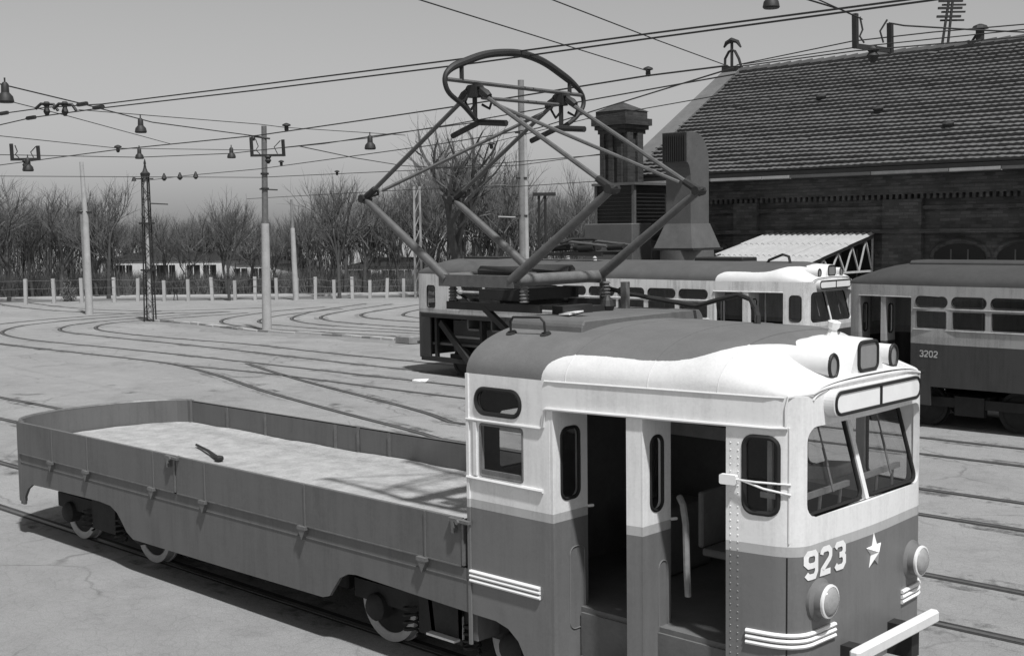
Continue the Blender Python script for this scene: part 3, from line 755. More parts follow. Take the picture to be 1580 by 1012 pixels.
    bow = [(-.53, 4.79), (-.70, 4.92), (-.86, 5.01), (-.915, 5.09), (-.91, 5.17), (-.83, 5.24), (-.68, 5.30), (-.42, 5.385), (-.12, 5.43), (.10, 5.43), (.34, 5.385), (.58, 5.295), (.76, 5.215), (.87, 5.14), (.905, 5.06), (.87, 4.98), (.75, 4.88), (.57, 4.79)]
    # smooth the bow
    def cr(P, n=5):
        out = []
        for i in range(len(P)-1):
            p0, p1, p2, p3 = P[max(i-1, 0)], P[i], P[i+1], P[min(i+2, len(P)-1)]
            for k in range(n):
                t_ = k/n; out.append(tuple(.5*((2*p1[j])+(-p0[j]+p2[j])*t_+(2*p0[j]-5*p1[j]+4*p2[j]-p3[j])*t_**2+(-p0[j]+3*p1[j]-3*p2[j]+p3[j])*t_**3) for j in (0, 1)))
        return out+[P[-1]]
    bp = cr(bow); B().tube([(x, y, z) for y, z in bp], [.022+.013*max(0, min(1, (z-5.16)/.1)) for y, z in bp], 9).build('collector_bow', 'iron', pg, True)
    B().tube([(x, -.90, 5.135), (x, .90, 5.12)], .019, 7).build('cross_bar', 'tube', pg, True)
    for y, z in ((-.72, 5.28), (.70, 5.24)): B().tube([(x, y, 5.13), (x, y, z)], .02, 6).build('bow_stay', 'iron', pg, True)
    # springs between the shafts
    for y in (-.28, .30):
        pts = [( -.80+.58*k/200, y+.055*math.cos(k*.9), zb+.05+.055*math.sin(k*.9)) for k in range(201)]
        sp = B().tube([(-.8, y, zb+.05), (-.22, y, zb+.05)], .052, 10).tube(pts, .012, 5); sp.build('tension_spring', 'iron', pg, True)
        B().tube([(xA, y, zb+.04), (-.8, y, zb+.05)], .015, 6).tube([(-.22, y, zb+.05), (xC, y, zb+.05)], .015, 6).build('spring_rod', 'steel', pg)
    # lower frame carried back over the bed from the cab roof, ribbed insulators between
    lf = B()
    for y in (-.50, .50): lf.beam((-1.02, y, 3.17), (.12, y, 3.17), .045, .07)
    for xx in (-.98, -.45): lf.beam((xx, -.5, 3.19), (xx, .5, 3.19), .06, .06)
    lf.beam((-.55, -.5, 3.16), (.0, -.5, 2.78), .05, .05).beam((-.55, .5, 3.16), (.0, .5, 2.78), .05, .05)
    lf.build('support_frame', 'iron', t)
    for xx in (-.9, -.02):
        for y in (-.55, .55):
            prof = []
            for k in range(5): prof += [(.03, k*.03), (.045, k*.03+.01), (.03, k*.03+.022)]
            B().lathe(prof, (xx, y, 3.22), (0, 0, 1), 10).build('insulator', 'steel', t, True)
    rs = B()
    for k in range(6): rs.box((-.66+.085*k, -.40, 3.225), (-.63+.085*k, .30, 3.32))
    rs.box((-.68, -.44, 3.225), (-.17, -.40, 3.32)).box((-.68, .30, 3.225), (-.17, .34, 3.32))
    rs.build('resistor_bank', 'iron', t)
    m = B().box((.12, -.35, 3.11), (.24, .05, 3.19)).box((.10, -.1, 3.11), (.22, .25, 3.17)); m.lathe([(.05, 0), (.07, .05), (.05, .1), (.02, .14)], (.2, .3, 3.11), (0, 0, 1), 10)
    m.build('lightning_arrester', 'iron', t)
    B().tube([(-.9, -.55, 3.36), (-.95, -.5, 3.30), (-.88, -.42, 3.24), (-.80, -.44, 3.20)], .012, 5).tube([(-.02, .5, 3.36), (.05, .42, 3.30), (.2, .2, 3.30)], .012, 5).build('cable', 'black', t, True)
build_bed(); build_roof_gear()
pp = [aZ(3.125, 862, 486), aZ(3.125, 890, 480), aZ(3.125, 903, 481), aZ(3.125, 878, 488)]
pv = [Vector((q.x, q.y, 3.121+.004*k)) for k, q in enumerate(pp)]
tag(B().add(pv+[v+Vector((0, 0, .012)) for v in pv], [(0,1,2,3),(7,6,5,4),(0,1,5,4),(1,2,6,5),(2,3,7,6),(3,0,4,7)]).build('paper_sheet', 'paper'), 'crumpled white sheet lying on the dark cab roof below the pantograph', 'paper')
# a long-handled tool left lying on the bed
wr = thing('wrench', 'long dark wrench lying alone on the sandy flat bed', 'tool', (0, 0, 0))
wa = aZ(1.19, 303, 686); wb = aZ(1.19, 337, 707)
d = (wb-wa).normalized()
B().tube([wa, wa.lerp(wb, .55)+Vector((0, 0, .015)), wb-d*.07], [.016, .019, .026], 8).build('shaft', 'iron', wr, True)
B().box((wb.x-.05, wb.y-.04, wb.z-.03), (wb.x+.05, wb.y+.05, wb.z+.03)).build('jaw', 'iron', wr, bevel=.015)
# ------------------------------------------------------------------ ground, rails, kerbs
B().add([(-700,-400,0),(400,-400,0),(400,700,0),(-700,700,0)], [(0,1,2,3)]).build('ground', 'ground')['kind'] = 'structure'
def smooth_line(P, n=6):
    out = []
    for i in range(len(P)-1):
        p0, p1, p2, p3 = [Vector(P[j]) for j in (max(i-1, 0), i, i+1, min(i+2, len(P)-1))]
        for k in range(n):
            t = k/n; out.append(.5*((2*p1)+(-p0+p2)*t+(2*p0-5*p1+4*p2-p3)*t*t+(-p0+3*p1-3*p2+p3)*t**3))
    return out+[Vector(P[-1])]
def ribbon(m, line, off, w, z, h=0):
    L = []; Rr = []
    for i, p in enumerate(line):
        d = (line[min(i+1, len(line)-1)]-line[max(i-1, 0)]); n = Vector((-d.y, d.x)).normalized()
        a = p+n*(off-w/2); b = p+n*(off+w/2); L.append((a.x, a.y, z)); Rr.append((b.x, b.y, z))
    if h:
        m.grid([[(x, y, 0) for x, y, _ in L], L, Rr, [(x, y, 0) for x, y, _ in Rr]])
    else: m.grid([L, Rr])
def rail(pts, curve=True, gw=.075, grime=True):
    line = smooth_line(pts) if curve else [Vector(p) for p in pts]
    r = B(); ribbon(r, line, 0, .062, .012, 1); o = r.build('tram_rail', 'rail'); o['kind'] = 'structure'
    if grime:
        q = B(); ribbon(q, line, .02, .62, .0025); q.build('rail_grime', 'grime', o)
    g = B(); ribbon(g, line, .07, gw, .005); ribbon(g, line, -.05, .035, .005); q = g.build('rail_groove', 'groove', o)
    return o
for c in (0, 3.76, 7.95, 12.1, 15.25):
    for s in (-.762, .762):
        x0 = {0: -140, 3.76: -60, 7.95: -9.5, 12.1: -14.5, 15.25: -21.0}[c]
        if c == 7.95 and s > 0: x0 = -10.8
        rail([(x0+(40-x0)*k/40, c+s) for k in range(41)], False)
# the curves leading to the loops at the far side of the yard
rail([(-75, 9.0), (-55, 10.1), (-44, 10.7), (-36.15, 10.92), (-31.75, 11.08), (-27.27, 11.24), (-25.04, 11.12), (-21.8, 10.40), (-18.18, 9.29), (-15.52, 8.61), (-13.0, 8.02), (-10.62, 7.50), (-9.5, 7.19)])
rail([(-23.6, 12.62), (-21.0, 11.75), (-18.17, 10.90), (-15.36, 10.15), (-13.7, 9.72), (-11.97, 9.2), (-10.8, 8.71)])
rail([(-25.04, 11.12), (-21.46, 11.45), (-18.79, 11.45), (-16.5, 11.38), (-14.5, 11.34)])
rail([(-46.4, 24.0), (-46.0, 19.6), (-45.4, 17.4), (-44.2, 15.2), (-41.5, 13.3), (-38.47, 12.55), (-35.15, 12.49), (-31.57, 12.72), (-27.58, 12.82), (-23.26, 12.86), (-18.24, 12.87), (-14.5, 12.86)])
rail([(-47.9, 24.2), (-47.6, 19.4), (-46.9, 16.9), (-45.5, 14.3), (-42.0, 12.0), (-38.47, 11.1), (-33, 11.08)])
rail([(-44.6, 26.0), (-44.3, 20.8), (-43.76, 18.4), (-42.4, 16.4), (-39.81, 15.05), (-35.47, 14.86), (-29.91, 14.86), (-25.26, 14.7), (-21, 14.49)])
rail([(-43.1, 26.0), (-42.9, 20.8), (-42.3, 18.3), (-40.45, 16.75), (-38.0, 16.1), (-33.76, 16.0), (-28.95, 16.3), (-25.0, 16.1), (-21, 16.01)])
for pts in ([(-43.6, 31.0), (-43.0, 27.6), (-41.74, 24.93), (-40.45, 23.0), (-38.5, 21.55), (-36.0, 20.85), (-33.19, 20.72), (-29.5, 21.2), (-26, 21.6), (-20, 21.7)],
            [(-41.5, 30.5), (-40.9, 27.6), (-39.8, 25.1), (-38.4, 23.4), (-36.6, 22.35), (-34, 22.05), (-31.27, 22.1), (-27.88, 22.7), (-20, 23.0)],
            [(-43.9, 34.0), (-41.8, 29.6), (-40.0, 26.9), (-38.1, 24.9), (-36.0, 23.8), (-33.4, 23.3), (-30, 23.4), (-20, 24.0)],
            [(-42.4, 34.5), (-40.3, 30.0), (-38.9, 27.6), (-37.3, 25.9), (-35.3, 24.9), (-32.9, 24.6), (-29.36, 24.6), (-20, 25.2)],
            [(-40.8, 35.0), (-39.3, 31.5), (-38.0, 29.0), (-36.3, 27.5), (-34.2, 26.8), (-31, 26.7), (-20, 27.3)],
            [(-39.0, 35.2), (-37.6, 32.0), (-36.2, 29.9), (-34.4, 28.6), (-31, 28.2), (-20, 28.8)],
            [(-70, 24.5), (-60, 21.9), (-52, 21.4), (-47, 22.8), (-44.6, 26.0)], [(-70, 26.0), (-60, 23.6), (-52.5, 23.0), (-48, 24.6), (-45.6, 29)]):
    rail(pts)
# long patch of broken, oil-dark paving beside the kerb, kerb of pale stones: each stone its own piece
kp = smooth_line([(-42.6, 20.3), (-38.9, 20.35), (-35.6, 20.0), (-33.2, 19.75), (-29.7, 20.15), (-27.0, 20.3), (-24.2, 20.2)], 5)
kerb = thing('stone_kerb', 'low uneven kerb of pale stones running from the lattice mast past the tall concrete pole', 'kerb', (0, 0, 0))
dist = 0; i = 0; pos = kp[0].copy(); acc = []
for a, b in zip(kp, kp[1:]):
    n = max(1, round((b-a).length/.62))
    for k in range(n): acc.append((a.lerp(b, k/n), a.lerp(b, (k+1)/n)))
for a, b in acc:
    h = .07+random.uniform(-.02, .04); g = (b-a)*.03; j = random.uniform(-.05, .05); n = Vector((-(b-a).y, (b-a).x)).normalized()
    a2, b2 = a+g+n*j, b-g+n*j
    B().beam((a2.x, a2.y, h/2-.02), (b2.x, b2.y, h/2-.02), .2, h+.04).build('kerb_stone', 'path' if random.random() < .6 else 'concrete_dark', kerb)
m = B(); ln = [Vector((p.x-.1, p.y-.55)) for p in kp]
L, Rr = [], []
for i, p in enumerate(ln):
    w = .35+.3*math.sin(i*1.3)+.2*random.random()+.35*math.exp(-((i-15)/6)**2); L.append((p.x, p.y-w, .004)); Rr.append((p.x, p.y+.42, .004))
m.grid([L, Rr]); m.build('kerb_gutter', 'concrete_dark')['kind'] = 'structure'
sb = tag(B().prism([(-.45, -.25), (.4, -.3), (.5, .1), (.2, .3), (-.35, .25)], lambda u, v, d: Vector((-24.6+u, 19.9+v, d)), -.02, .28).build('stone_block', 'concrete_dark', bevel=.05), 'dark stone block lying at the end of the kerb', 'stone')
sc_ = [aZ(.004, 640, 585), aZ(.004, 662, 586), aZ(.004, 656, 590), aZ(.004, 636, 588)]
tag(B().add([Vector((p.x, p.y, .006+.03*(k % 2))) for k, p in enumerate(sc_)]+[Vector((p.x, p.y, .002)) for p in sc_], [(0,1,2),(0,2,3),(4,6,5),(4,7,6),(0,4,5,1),(1,5,6,2),(2,6,7,3),(3,7,4,0)]).build('paper_scrap', 'paper'), 'pale scrap of paper lying on the ground behind the cab roof', 'paper')

# ------------------------------------------------------------------ the two passenger coaches on the track along the depot
def coach(t, hull, roofmat, xr, door, wins, far=False, front=True, open_rear=None, lamps=True, skirt_cut=None):
    P = Plan(xr, True); s = P.sx; sc = P.sc; L = P.L
    bot = .44
    def near(x): return s(x)
    out = [(0, bot)]
    notch = []
    if open_rear: notch.append((open_rear[0], open_rear[1], 1.56))
    for d in door: notch.append((d[0], d[1], 2.465))
    for c in (skirt_cut or []): notch.append((c[0], c[1], .80))
    for a, b, z in sorted(notch): out += [(s(a), bot), (s(a), z), (s(b), z), (s(b), bot)]
    out += [(L, bot), (L, ZE)]
    top = []
    for k in range(13):
        y = .80-1.6*k/12; top.append((sc+y, ZE+.072*max(0, 1-abs(y/.80)**2.5)**(1/2.1)))
    out += [(L-s(2.7), ZE)]+top+[(s(2.7), ZE), (0, ZE)]
    holes = []; wl = []
    for a, b in wins:
        holes.append(rr(s(a), s(b), 2.30, 2.49, .09, 5)); holes.append(rr(s(a)+.01, s(b)-.01, 1.89, 2.22, .02, 1))
        if far: holes.append(rr(L-s(b), L-s(a), 1.89, 2.24, .03, 2))
    fr = rr(s(2.50), s(2.745), 1.875, 2.405, .07, 4); wind = [(sc+y, z) for y, z in rr(-.845, .845, 1.845, 2.475, .10, 5)]
    holes += [fr, wind]
    # narrow corner windows at the rear
    rw = []
    for q in (rr(s(xr+.62), s(xr+.98), 1.80, 2.38, .07, 4),):
        if not any(d[0] < xr+1.0 for d in door) : rw.append(q)
    rl = [rr(.08, .55, 1.85, 2.38, .06, 4), rr(L-.55, L-.08, 1.85, 2.38, .06, 4)]
    holes += rw+rl
    panel(out, holes, P.f, .045, P.cuts()).build('coach_body', hull, t, True)
    for h in wl: pass
    for a, b in wins:
        window(t, rr(s(a), s(b), 2.30, 2.49, .09, 5), P.f, 'oval_window', rad=.014)
        window(t, rr(s(a)+.01, s(b)-.01, 1.89, 2.22, .02, 1), P.f, 'side_window', frame='steel', rad=.009)
        if far: window(t, rr(L-s(b), L-s(a), 1.89, 2.24, .03, 2), P.f, 'side_window', frame='steel', rad=.009)
    for q in [fr]+rw+rl: window(t, q, P.f, 'end_window', rad=.016)
    roof_shell(P, xr+.02, 2.90, xr, 60, 26).build('roof', roofmat, t, True)
    mm = lambda pts, r, mt=hull: B().tube(pts, r, 6).build('moulding', mt, t, True)
    x0 = min([w[0] for w in wins])-.05; x1 = max([w[1] for w in wins])+.05
    mm([P.f(s(x0+(x1-x0)*k/12), 2.262, -.006) for k in range(13)], .014); mm([P.f(s(x0+(x1-x0)*k/12), 1.865, -.008) for k in range(13)], .016)
    xa = (open_rear[1] if open_rear else (xr+2.0 if not door or door[0][0] > 0 else max(d[1] for d in door if d[0] < 0)+.1))
    B().beam(P.f(s(xa), 1.09, -.012), P.f(s(.86), 1.09, -.012), .03, .05).build('rubbing_strip', hull, t)
    for d in door:
        mm([P.f(s(d[0]), 2.47, -.012), P.f(s((d[0]+d[1])/2), 2.47, -.012), P.f(s(d[1]), 2.47, -.012)], .014)
        # two folded leaves and the middle post
        for lx in (d[0]+.03, d[0]+(d[1]-d[0])*.52):
            y0 = P.f(s(lx), 0).y
            wlp = rr(y0+.10, y0+.30, 1.755, 2.31, .065, 5)
            pl = panel([(y0, .42), (y0+.40, .42), (y0+.40, 2.46), (y0, 2.46)], [wlp], lambda u, v, dd, lx=lx: Vector((lx-dd, u, v)), .04).build('door_leaf', hull, t)
            B().tube([Vector((lx, u, v)) for u, v in wlp], .014, 5, closed=True).build('leaf_frame', 'black', pl)
        a = d[0]+(d[1]-d[0])*.43; b = d[0]+(d[1]-d[0])*.52
        B().beam(P.f(s((a+b)/2), .42, .02), P.f(s((a+b)/2), 2.46, .02), b-a, .05, (0, 1, 0)).build('door_post', hull, t)
    # inside: floor, ceiling, benches and grab rails
    B().box((xr+.1, -1.0, .80), (2.7, 1.0, .86)).box((xr+.6, -.93, 2.60), (2.2, .93, 2.64)).build('coach_interior', 'interior', t)
    k = 0
    for a, b in wins:
        B().box((a+.1, -1.15, 1.25), (a+.5, -.35, 1.30)).box((a+.06, -1.15, 1.30), (a+.11, -.35, 1.78)).build('seat', 'interior', t)
    for x in [xr+1.2+1.35*k for k in range(int((2.0-xr)/1.35))]:
        B().tube([(x, -.35, .86), (x, -.35, 2.6)], .02, 6).build('grab_pole', 'interior_pale', t)
    wheelset_bogie(t, xr+2.6, detail=False, tyre='under'); wheelset_bogie(t, -.35, detail=False, tyre='under')
    B().box((xr+4.2, -1.0, .25), (xr+6.6, .9, .8)).build('equipment_box', 'under', t)
    if front:
        front_end(t, P, hull)
        if lamps:
            for y in (-.70, .70): headlight(t, y, 1.255)
    return P
def near_y(P, x): return P.f(P.sx(x), 0).y
# coach ahead of the duct: stripped panel at its tail
C2 = thing('passenger_tram', 'pale passenger tram with white front brow, its tail side panel stripped to a frame', 'tram', (-8.83, 15.25, 0))
xr2 = -9.15
w2 = [(-7.0+.86*k, -6.25+.86*k) for k in range(9)]
P2 = coach(C2, 'hull2', roof_paint(.62), xr2, [(.78, 2.36)], [w for w in w2 if w[1] < .72], open_rear=(xr2+.75, xr2+3.6), lamps=True)
def frame_part(name, p, q, w, h, mat='hull3'): return B().beam(p, q, w, h).build(name, mat, C2)
ya, yb = near_y(P2, xr2+.75), near_y(P2, xr2+2.1)
frame_part('ledge', (xr2+.55, -1.09, 1.60), (xr2+3.7, -1.31, 1.60), .30, .10, 'under')
frame_part('frame_post', (xr2+1.0, -1.09, .46), (xr2+1.0, -1.09, 1.56), .10, .08, 'under')
frame_part('frame_post', (xr2+2.85, -1.2, .46), (xr2+2.85, -1.2, 1.56), .18, .08, 'under')
frame_part('diagonal_strut', (xr2+1.2, -1.13, 1.42), (xr2+2.45, -1.24, .36), .10, .17, 'under')
frame_part('sill', (xr2+.4, -1.06, .43), (xr2+3.7, -1.27, .43), .12, .12, 'under')
frame_part('inner_panel', (xr2+1.1, -.55, 1.02), (xr2+3.7, -.62, 1.02), .05, .84, 'sheet_metal')
frame_part('inner_rail', (xr2+1.1, -.60, 1.0), (xr2+3.7, -.67, 1.0), .05, .06, 'interior_pale')
# gear on its roof
h2 = B().box((-.55, -.1, 3.04), (.75, .5, 3.16)); h2.build('roof_hatch', 'sheet_dark', C2, bevel=.02)
B().tube([(1.55, -.4, 3.02), (1.62, -.4, 3.12), (1.95, -.4, 3.24), (2.1, -.4, 3.2), (2.15, -.4, 3.0)], .03, 6).build('roof_conduit', 'iron', C2, True)
rg = C2
B().beam((-5.1, -.55, 3.22), (-2.9, -.55, 3.22), .07, .08).build('pantograph_frame', 'iron', C2)
B().beam((-5.1, .55, 3.22), (-2.9, .55, 3.22), .07, .08).build('pantograph_frame', 'iron', C2)
for x, y, r, l in ((-4.8, -.4, .09, .7), (-3.7, -.45, .1, .5), (-4.4, .2, .09, .8), (-3.4, .3, .08, .5)):
    B().tube([(x, y, 3.37), (x+l, y, 3.39)], r, 10).build('tension_spring', 'iron', C2, True)
for y in (-.5, .5): B().tube([(-5.0, y, 3.3), (-3.9, y, 3.52), (-2.8, y, 3.42)], .035, 7).build('folded_arm', 'tube', C2, True)
B().tube([(-4.0, -.8, 3.50), (-4.0, -.4, 3.58), (-4.0, .4, 3.58), (-4.0, .8, 3.50)], .04, 8).build('collector_bow', 'iron', C2, True)
for x in (-4.9, -3.1):
    for y in (-.55, .55): B().lathe([(.04, 0), (.07, .03), (.04, .06), (.07, .09), (.04, .13)], (x, y, 3.05), (0, 0, 1), 8).build('insulator', 'interior_pale', C2, True)
B().box((-7.9, -.3, 3.06), (-6.6, .3, 3.13)).build('roof_walkway', 'sheet_dark', C2, bevel=.01)
# coach at the right, tail towards us
C3 = thing('passenger_tram', 'dark dull passenger tram numbered 3202 standing under the brick depot wall with doors open', 'tram', (6.74, 15.2, 0))
xr3 = -11.82
w3 = [(xr3+1.62+.735*k, xr3+2.26+.735*k) for k in range(16)]
P3 = coach(C3, 'hull3', 'roof_dark', xr3, [(xr3+.36, xr3+1.52)], [w for w in w3 if w[1] < .75], skirt_cut=[(xr3+1.95, xr3+4.3)])
B().prism([(-.42, 3.03), (-.42, 3.10), (-.36, 3.14), (.36, 3.14), (.42, 3.10), (.42, 3.03)], lambda u, v, d: Vector((d, u, v)), xr3+1.1, 1.0).build('roof_walkway', 'roof_dark', C3, bevel=.01)
B().tube([(xr3+4.0, .2, 3.22), (2.0, .2, 3.22)], .03, 6).build('roof_pipe', 'steel', C3)
numerals('3202', lambda u, v, d: P3.f(P3.sx(xr3+1.72)+u, v, d), 0, 1.36, .075, .105, .025, .022).build('number', 'interior_pale', C3)

# ------------------------------------------------------------------ brick depot
XG, YE, ZEV, YR, ZR = -16.9, 21.95, 5.42, 27.9, 9.03
X1 = 9.0
D = thing('brick_depot', 'long sooty brick depot with steep tiled roof and iron finial on its gable', 'building', (0, 0, 0))
B().box((XG+.25, YE+.45, 0), (X1, 33.4, 5.16)).build('wall', 'brick', D)
tri = [(YE+.45, 4.98), (33.4, 4.98), (YR, 8.85)]
B().prism(tri, lambda u, v, d: Vector((d, u, v)), XG+.25, XG+.62).build('gable', 'brick', D)
rows = []
for z, o, h in ((5.04, .34, .13), (4.88, .24, .16), (4.63, .14, .25)):
    B().box((XG+.1, YE+.45-o, z), (X1, YE+.452, z+h)).build('cornice', 'brick', D)
dent = B()
for k in range(150): dent.box((XG+.3+.3*k/1.75, YE+.30, 4.50), (XG+.38+.3*k/1.75, YE+.452, 4.63))
tag(dent.build('dentil', 'brick', D), kind='stuff')
pil = [(aY(YE+.3, a, 330).x, aY(YE+.3, b, 330).x) for a, b in ((1132, 1168), (1362, 1422))]
step = pil[1][0]-pil[0][0]
pil = [(pil[0][0]-step, pil[0][1]-step)]+pil+[(pil[1][0]+step*k, pil[1][1]+step*k) for k in (1, 2, 3)]
for a, b in pil: B().box((a, YE+.28, 0), (b, YE+.452, 4.5)).build('pilaster', 'brick', D)
B().box((XG+.3, YE+.36, 4.22), (X1, YE+.452, 4.32)).build('string_course', 'brick', D)
B().box((XG+.3, YE+.22, 3.62), (X1, YE+.452, 3.72)).build('string_course', 'brick', D)
for (a0, a), (b, b1) in zip(pil, pil[1:]):
    for q in (.27, .73):
        xc = a+(b-a)*q; w = (b-a)*.19
        pts = [(xc-w, 1.6), (xc+w, 1.6)]+[(xc+w*math.cos(R(an)), 3.0+.35*math.sin(R(an))) for an in range(0, 181, 20)]
        f = B().prism(pts, lambda u, v, d: Vector((u, YE+.45-d, v)), -.02, .012).build('window', 'dark_glass_old', D)
        B().tube([Vector((u, YE+.43, v)) for u, v in [(xc+(w+.08)*math.cos(R(an)), 3.0+.45*math.sin(R(an))) for an in range(0, 181, 20)]], .06, 4).build('arch', 'brick', f)
        for k in (-.33, .33): B().box((xc+w*k-.02, YE+.425, 1.6), (xc+w*k+.02, YE+.436, 3.2)).build('glazing_bar', 'sheet_metal', f)
# roof slopes: rows of wavy clay tiles, each row lapping the one below
sl = Vector((0, YR-YE, ZR-ZEV)); NR = 29; nrm = Vector((0, -(ZR-ZEV), YR-YE)).normalized()
tiles = B(); random.seed(11)
xs_ = [XG+.35+k*.1 for k in range(int((X1-XG-.3)/.1))]
for r in range(NR):
    a = Vector((0, YE-.12, ZEV-.06))+sl*(r/NR); b = Vector((0, YE-.12, ZEV-.06))+sl*((r+1.12)/NR)
    lo, hi, lip = [], [], []
    jit = 0
    for k, x in enumerate(xs_):
        if k % 2 == 0: jit = random.uniform(-.014, .016)+(random.uniform(-.05, .03) if random.random() < .02 else 0)
        wv = .010*math.sin(x/.2*2*math.pi)+jit*.6+.014*math.sin(x*.7+r)
        lo.append(a+nrm*(.095+wv)+Vector((x, 0, 0))-sl*(jit*.05)); hi.append(b+nrm*(.01+wv*.6)+Vector((x, 0, 0))); lip.append(a+nrm*(.0)+Vector((x, 0, 0)))
    tiles.grid([lip, lo, hi])
tag(tiles.build('roof_tiles', 'tile', D), kind='stuff')
back = B(); back.add([(XG, 33.85, ZEV-.1), (X1, 33.85, ZEV-.1), (X1, YR, ZR-.02), (XG, YR, ZR-.02), (X1, YE, ZEV-.1), (XG, YE, ZEV-.1)], [(0, 1, 2, 3), (3, 2, 4, 5)]); back.build('roof_deck', 'tile', D)
rt = B(); 
for k in range(64):
    x = XG+.3+.4*k; rt.tube([(x, YR, ZR+.03+.02*random.random()), (x+.42, YR, ZR+.05+.02*random.random())], [.12, .14], 7)
tag(rt.build('ridge_tiles', 'tile', D, True), kind='stuff')
B().add([], [])
vg = B(); 
for a, b, z in ((XG-.25, XG+.42, .11),):
    p0 = Vector((0, YE-.3, ZEV-.20))+nrm*z; p1 = Vector((0, YR, ZR))+nrm*z*1.2
    vg.prism([(a, 0), (b, 0), (b, 1), (a, 1)], lambda u, v, d: p0.lerp(p1, v)+Vector((u, 0, 0))-nrm*d, 0, .1)
vg.build('verge', 'verge', D)
B().box((XG+.05, YE-.20, ZEV-.30), (X1, YE-.06, ZEV-.08)).build('eaves_board', 'sheet_dark', D)  # coloured dark to paint the shaded recess under the tiles
gut = [(YE-.24+.07*math.cos(R(a)), ZEV-.235+.06*math.sin(R(a))) for a in range(180, 361, 20)]
gi = 0; x = XG+.1
while x < X1:   # lengths of gutter, in alternating pale and darker tones
    l = (2.1, 1.3, 1.7, .9, 2.4)[gi % 5]; m = B().grid([[Vector((x, y, z)) for y, z in gut], [Vector((x+l-.03, y, z)) for y, z in gut]]).grid([[Vector((x, y, z+.008)) for y, z in gut], [Vector((x+l-.03, y, z+.008)) for y, z in gut]])
    m.box((x, YE-.325, ZEV-.275), (x+l-.03, YE-.30, ZEV-.20)); m.build('gutter', ('concrete', 'sheet_metal', 'concrete', 'path', 'sheet_metal', 'concrete_dark')[gi % 6], D); gi += 1; x += l
for px, py in ((1268, 157), (1356, 176), (1464, 200)):   # dark vent tiles
    d = ray(px, py); t = (Vector((0, YE, ZEV))-CAM).dot(nrm)/d.dot(nrm); q = CAM+d*t
    B().lathe([(.13, -.05), (.13, .12), (.16, .14), (.16, .18), (.02, .24)], q, (0, -.3, 1), 8).build('roof_vent', 'sheet_dark', D)
# iron finial at the gable end of the ridge
fx = XG+.05; fz = ZR+.12
f = B().box((fx-.28, YR-.2, fz-.25), (fx+.32, YR+.2, fz+.10))
f.tube([(fx, YR, fz), (fx, YR, fz+.95)], .05, 6)
f.tube([(fx-.32, YR, fz+.78), (fx-.22, YR, fz+.92), (fx, YR, fz+1.0), (fx+.22, YR, fz+.92), (fx+.36, YR, fz+.72)], [.03, .07, .09, .07, .03], 6)
f.tube([(fx-.28, YR, fz+.05), (fx-.27, YR, fz+.4), (fx-.12, YR, fz+.62), (fx, YR, fz+.66), (fx+.12, YR, fz+.62), (fx+.28, YR, fz+.35), (fx+.42, YR, fz-.05)], .045, 6)
f.build('finial', 'iron', D)
q = Vector((aY(YR, 1512, 60).x, YR, ZR+.1))
B().tube([q, q+Vector((0, 0, .4))], .13, 8).lathe([(.25, 0), (.2, .08), (.05, .14)], q+Vector((0, 0, .38)), (0, 0, 1), 8).tube([q+Vector((-.3, 0, -.05)), q+Vector((-.12, 0, .2))], .04, 5).build('ridge_vent', 'sheet_dark', D)

# ------------------------------------------------------------------ chimney, dust plant and canopy in front of it
CH = thing('brick_chimney', 'short brick chimney with a heavy corbelled cap beside the depot gable', 'chimney', (0, 0, 0))
Yc = 20.6; xl, xr_ = aY(Yc, 927, 250).x, aY(Yc, 964, 250).x; ww = xr_-xl
def zc(py): return aY(Yc, 960, py).z
z1 = zc(200); z2 = zc(183); z3 = zc(167)
B().box((xl, Yc, 0), (xr_, Yc+ww*.95, z1)).build('shaft', 'brick_light', CH)
for a in (.0, .36, .72): B().box((xl+ww*a+.02, Yc-.07, 0), (xl+ww*a+.18, Yc+.02, z1-.1)).build('pilaster', 'brick_light', CH)
for a in (.02, .55): B().box((xr_-.02, Yc+ww*a, 0), (xr_+.09, Yc+ww*a+.27, z1-.05)).build('pilaster', 'brick_light', CH)
for z, o, h in ((z1-.10, .06, .12), (z1+.02, .13, .14), (z2-.18, .20, .2), (z2+.02, .10, .22)):
    B().box((xl-o, Yc-o, z), (xr_+o, Yc+ww*.95+o, z+h)).build('corbel', 'brick_light', CH)
o = .12; B().add([(xl-o, Yc-o, z2+.24), (xr_+o, Yc-o, z2+.24), (xr_+o, Yc+ww+o, z2+.24), (xl-o, Yc+ww+o, z2+.24), ((xl+xr_)/2, Yc+ww/2, z3+.24)], [(3, 2, 1, 0), (0, 1, 4), (1, 2, 4), (2, 3, 4), (3, 0, 4)]).build('cap', 'brick_light', CH)
FB = thing('filter_house', 'dark sheet-metal housing with louvred sides on a wider grey base in front of the chimney', 'housing', (0, 0, 0))
Yf = 18.5
a, b = aY(Yf, 917, 300).x, aY(Yf, 978, 300).x; zt, zm = aY(Yf, 960, 286).z, aY(Yf, 960, 345).z
B().box((a+.04, Yf+.05, zm), (b-.04, Yf+1.5, zt)).build('body', 'sheet_dark', FB)
B().box((a-.05, Yf-.06, zt), (b+.08, Yf+1.6, zt+.07)).build('roof', 'sheet_metal', FB)
for x in (a, b-.08): B().box((x, Yf, zm), (x+.09, Yf+.09, zt)).build('corner_post', 'sheet_metal', FB)
lv = B()
for k in range(9):
    z = zm+.08+(zt-zm-.12)*k/9
    lv.beam((a+.10, Yf+.03, z), (b-.1, Yf+.03, z), .05, .02)
    lv.beam((b-.03, Yf+.12, z), (b-.03, Yf+1.45, z), .05, .02)
tag(lv.build('louvre', 'sheet_dark', FB), kind='stuff')
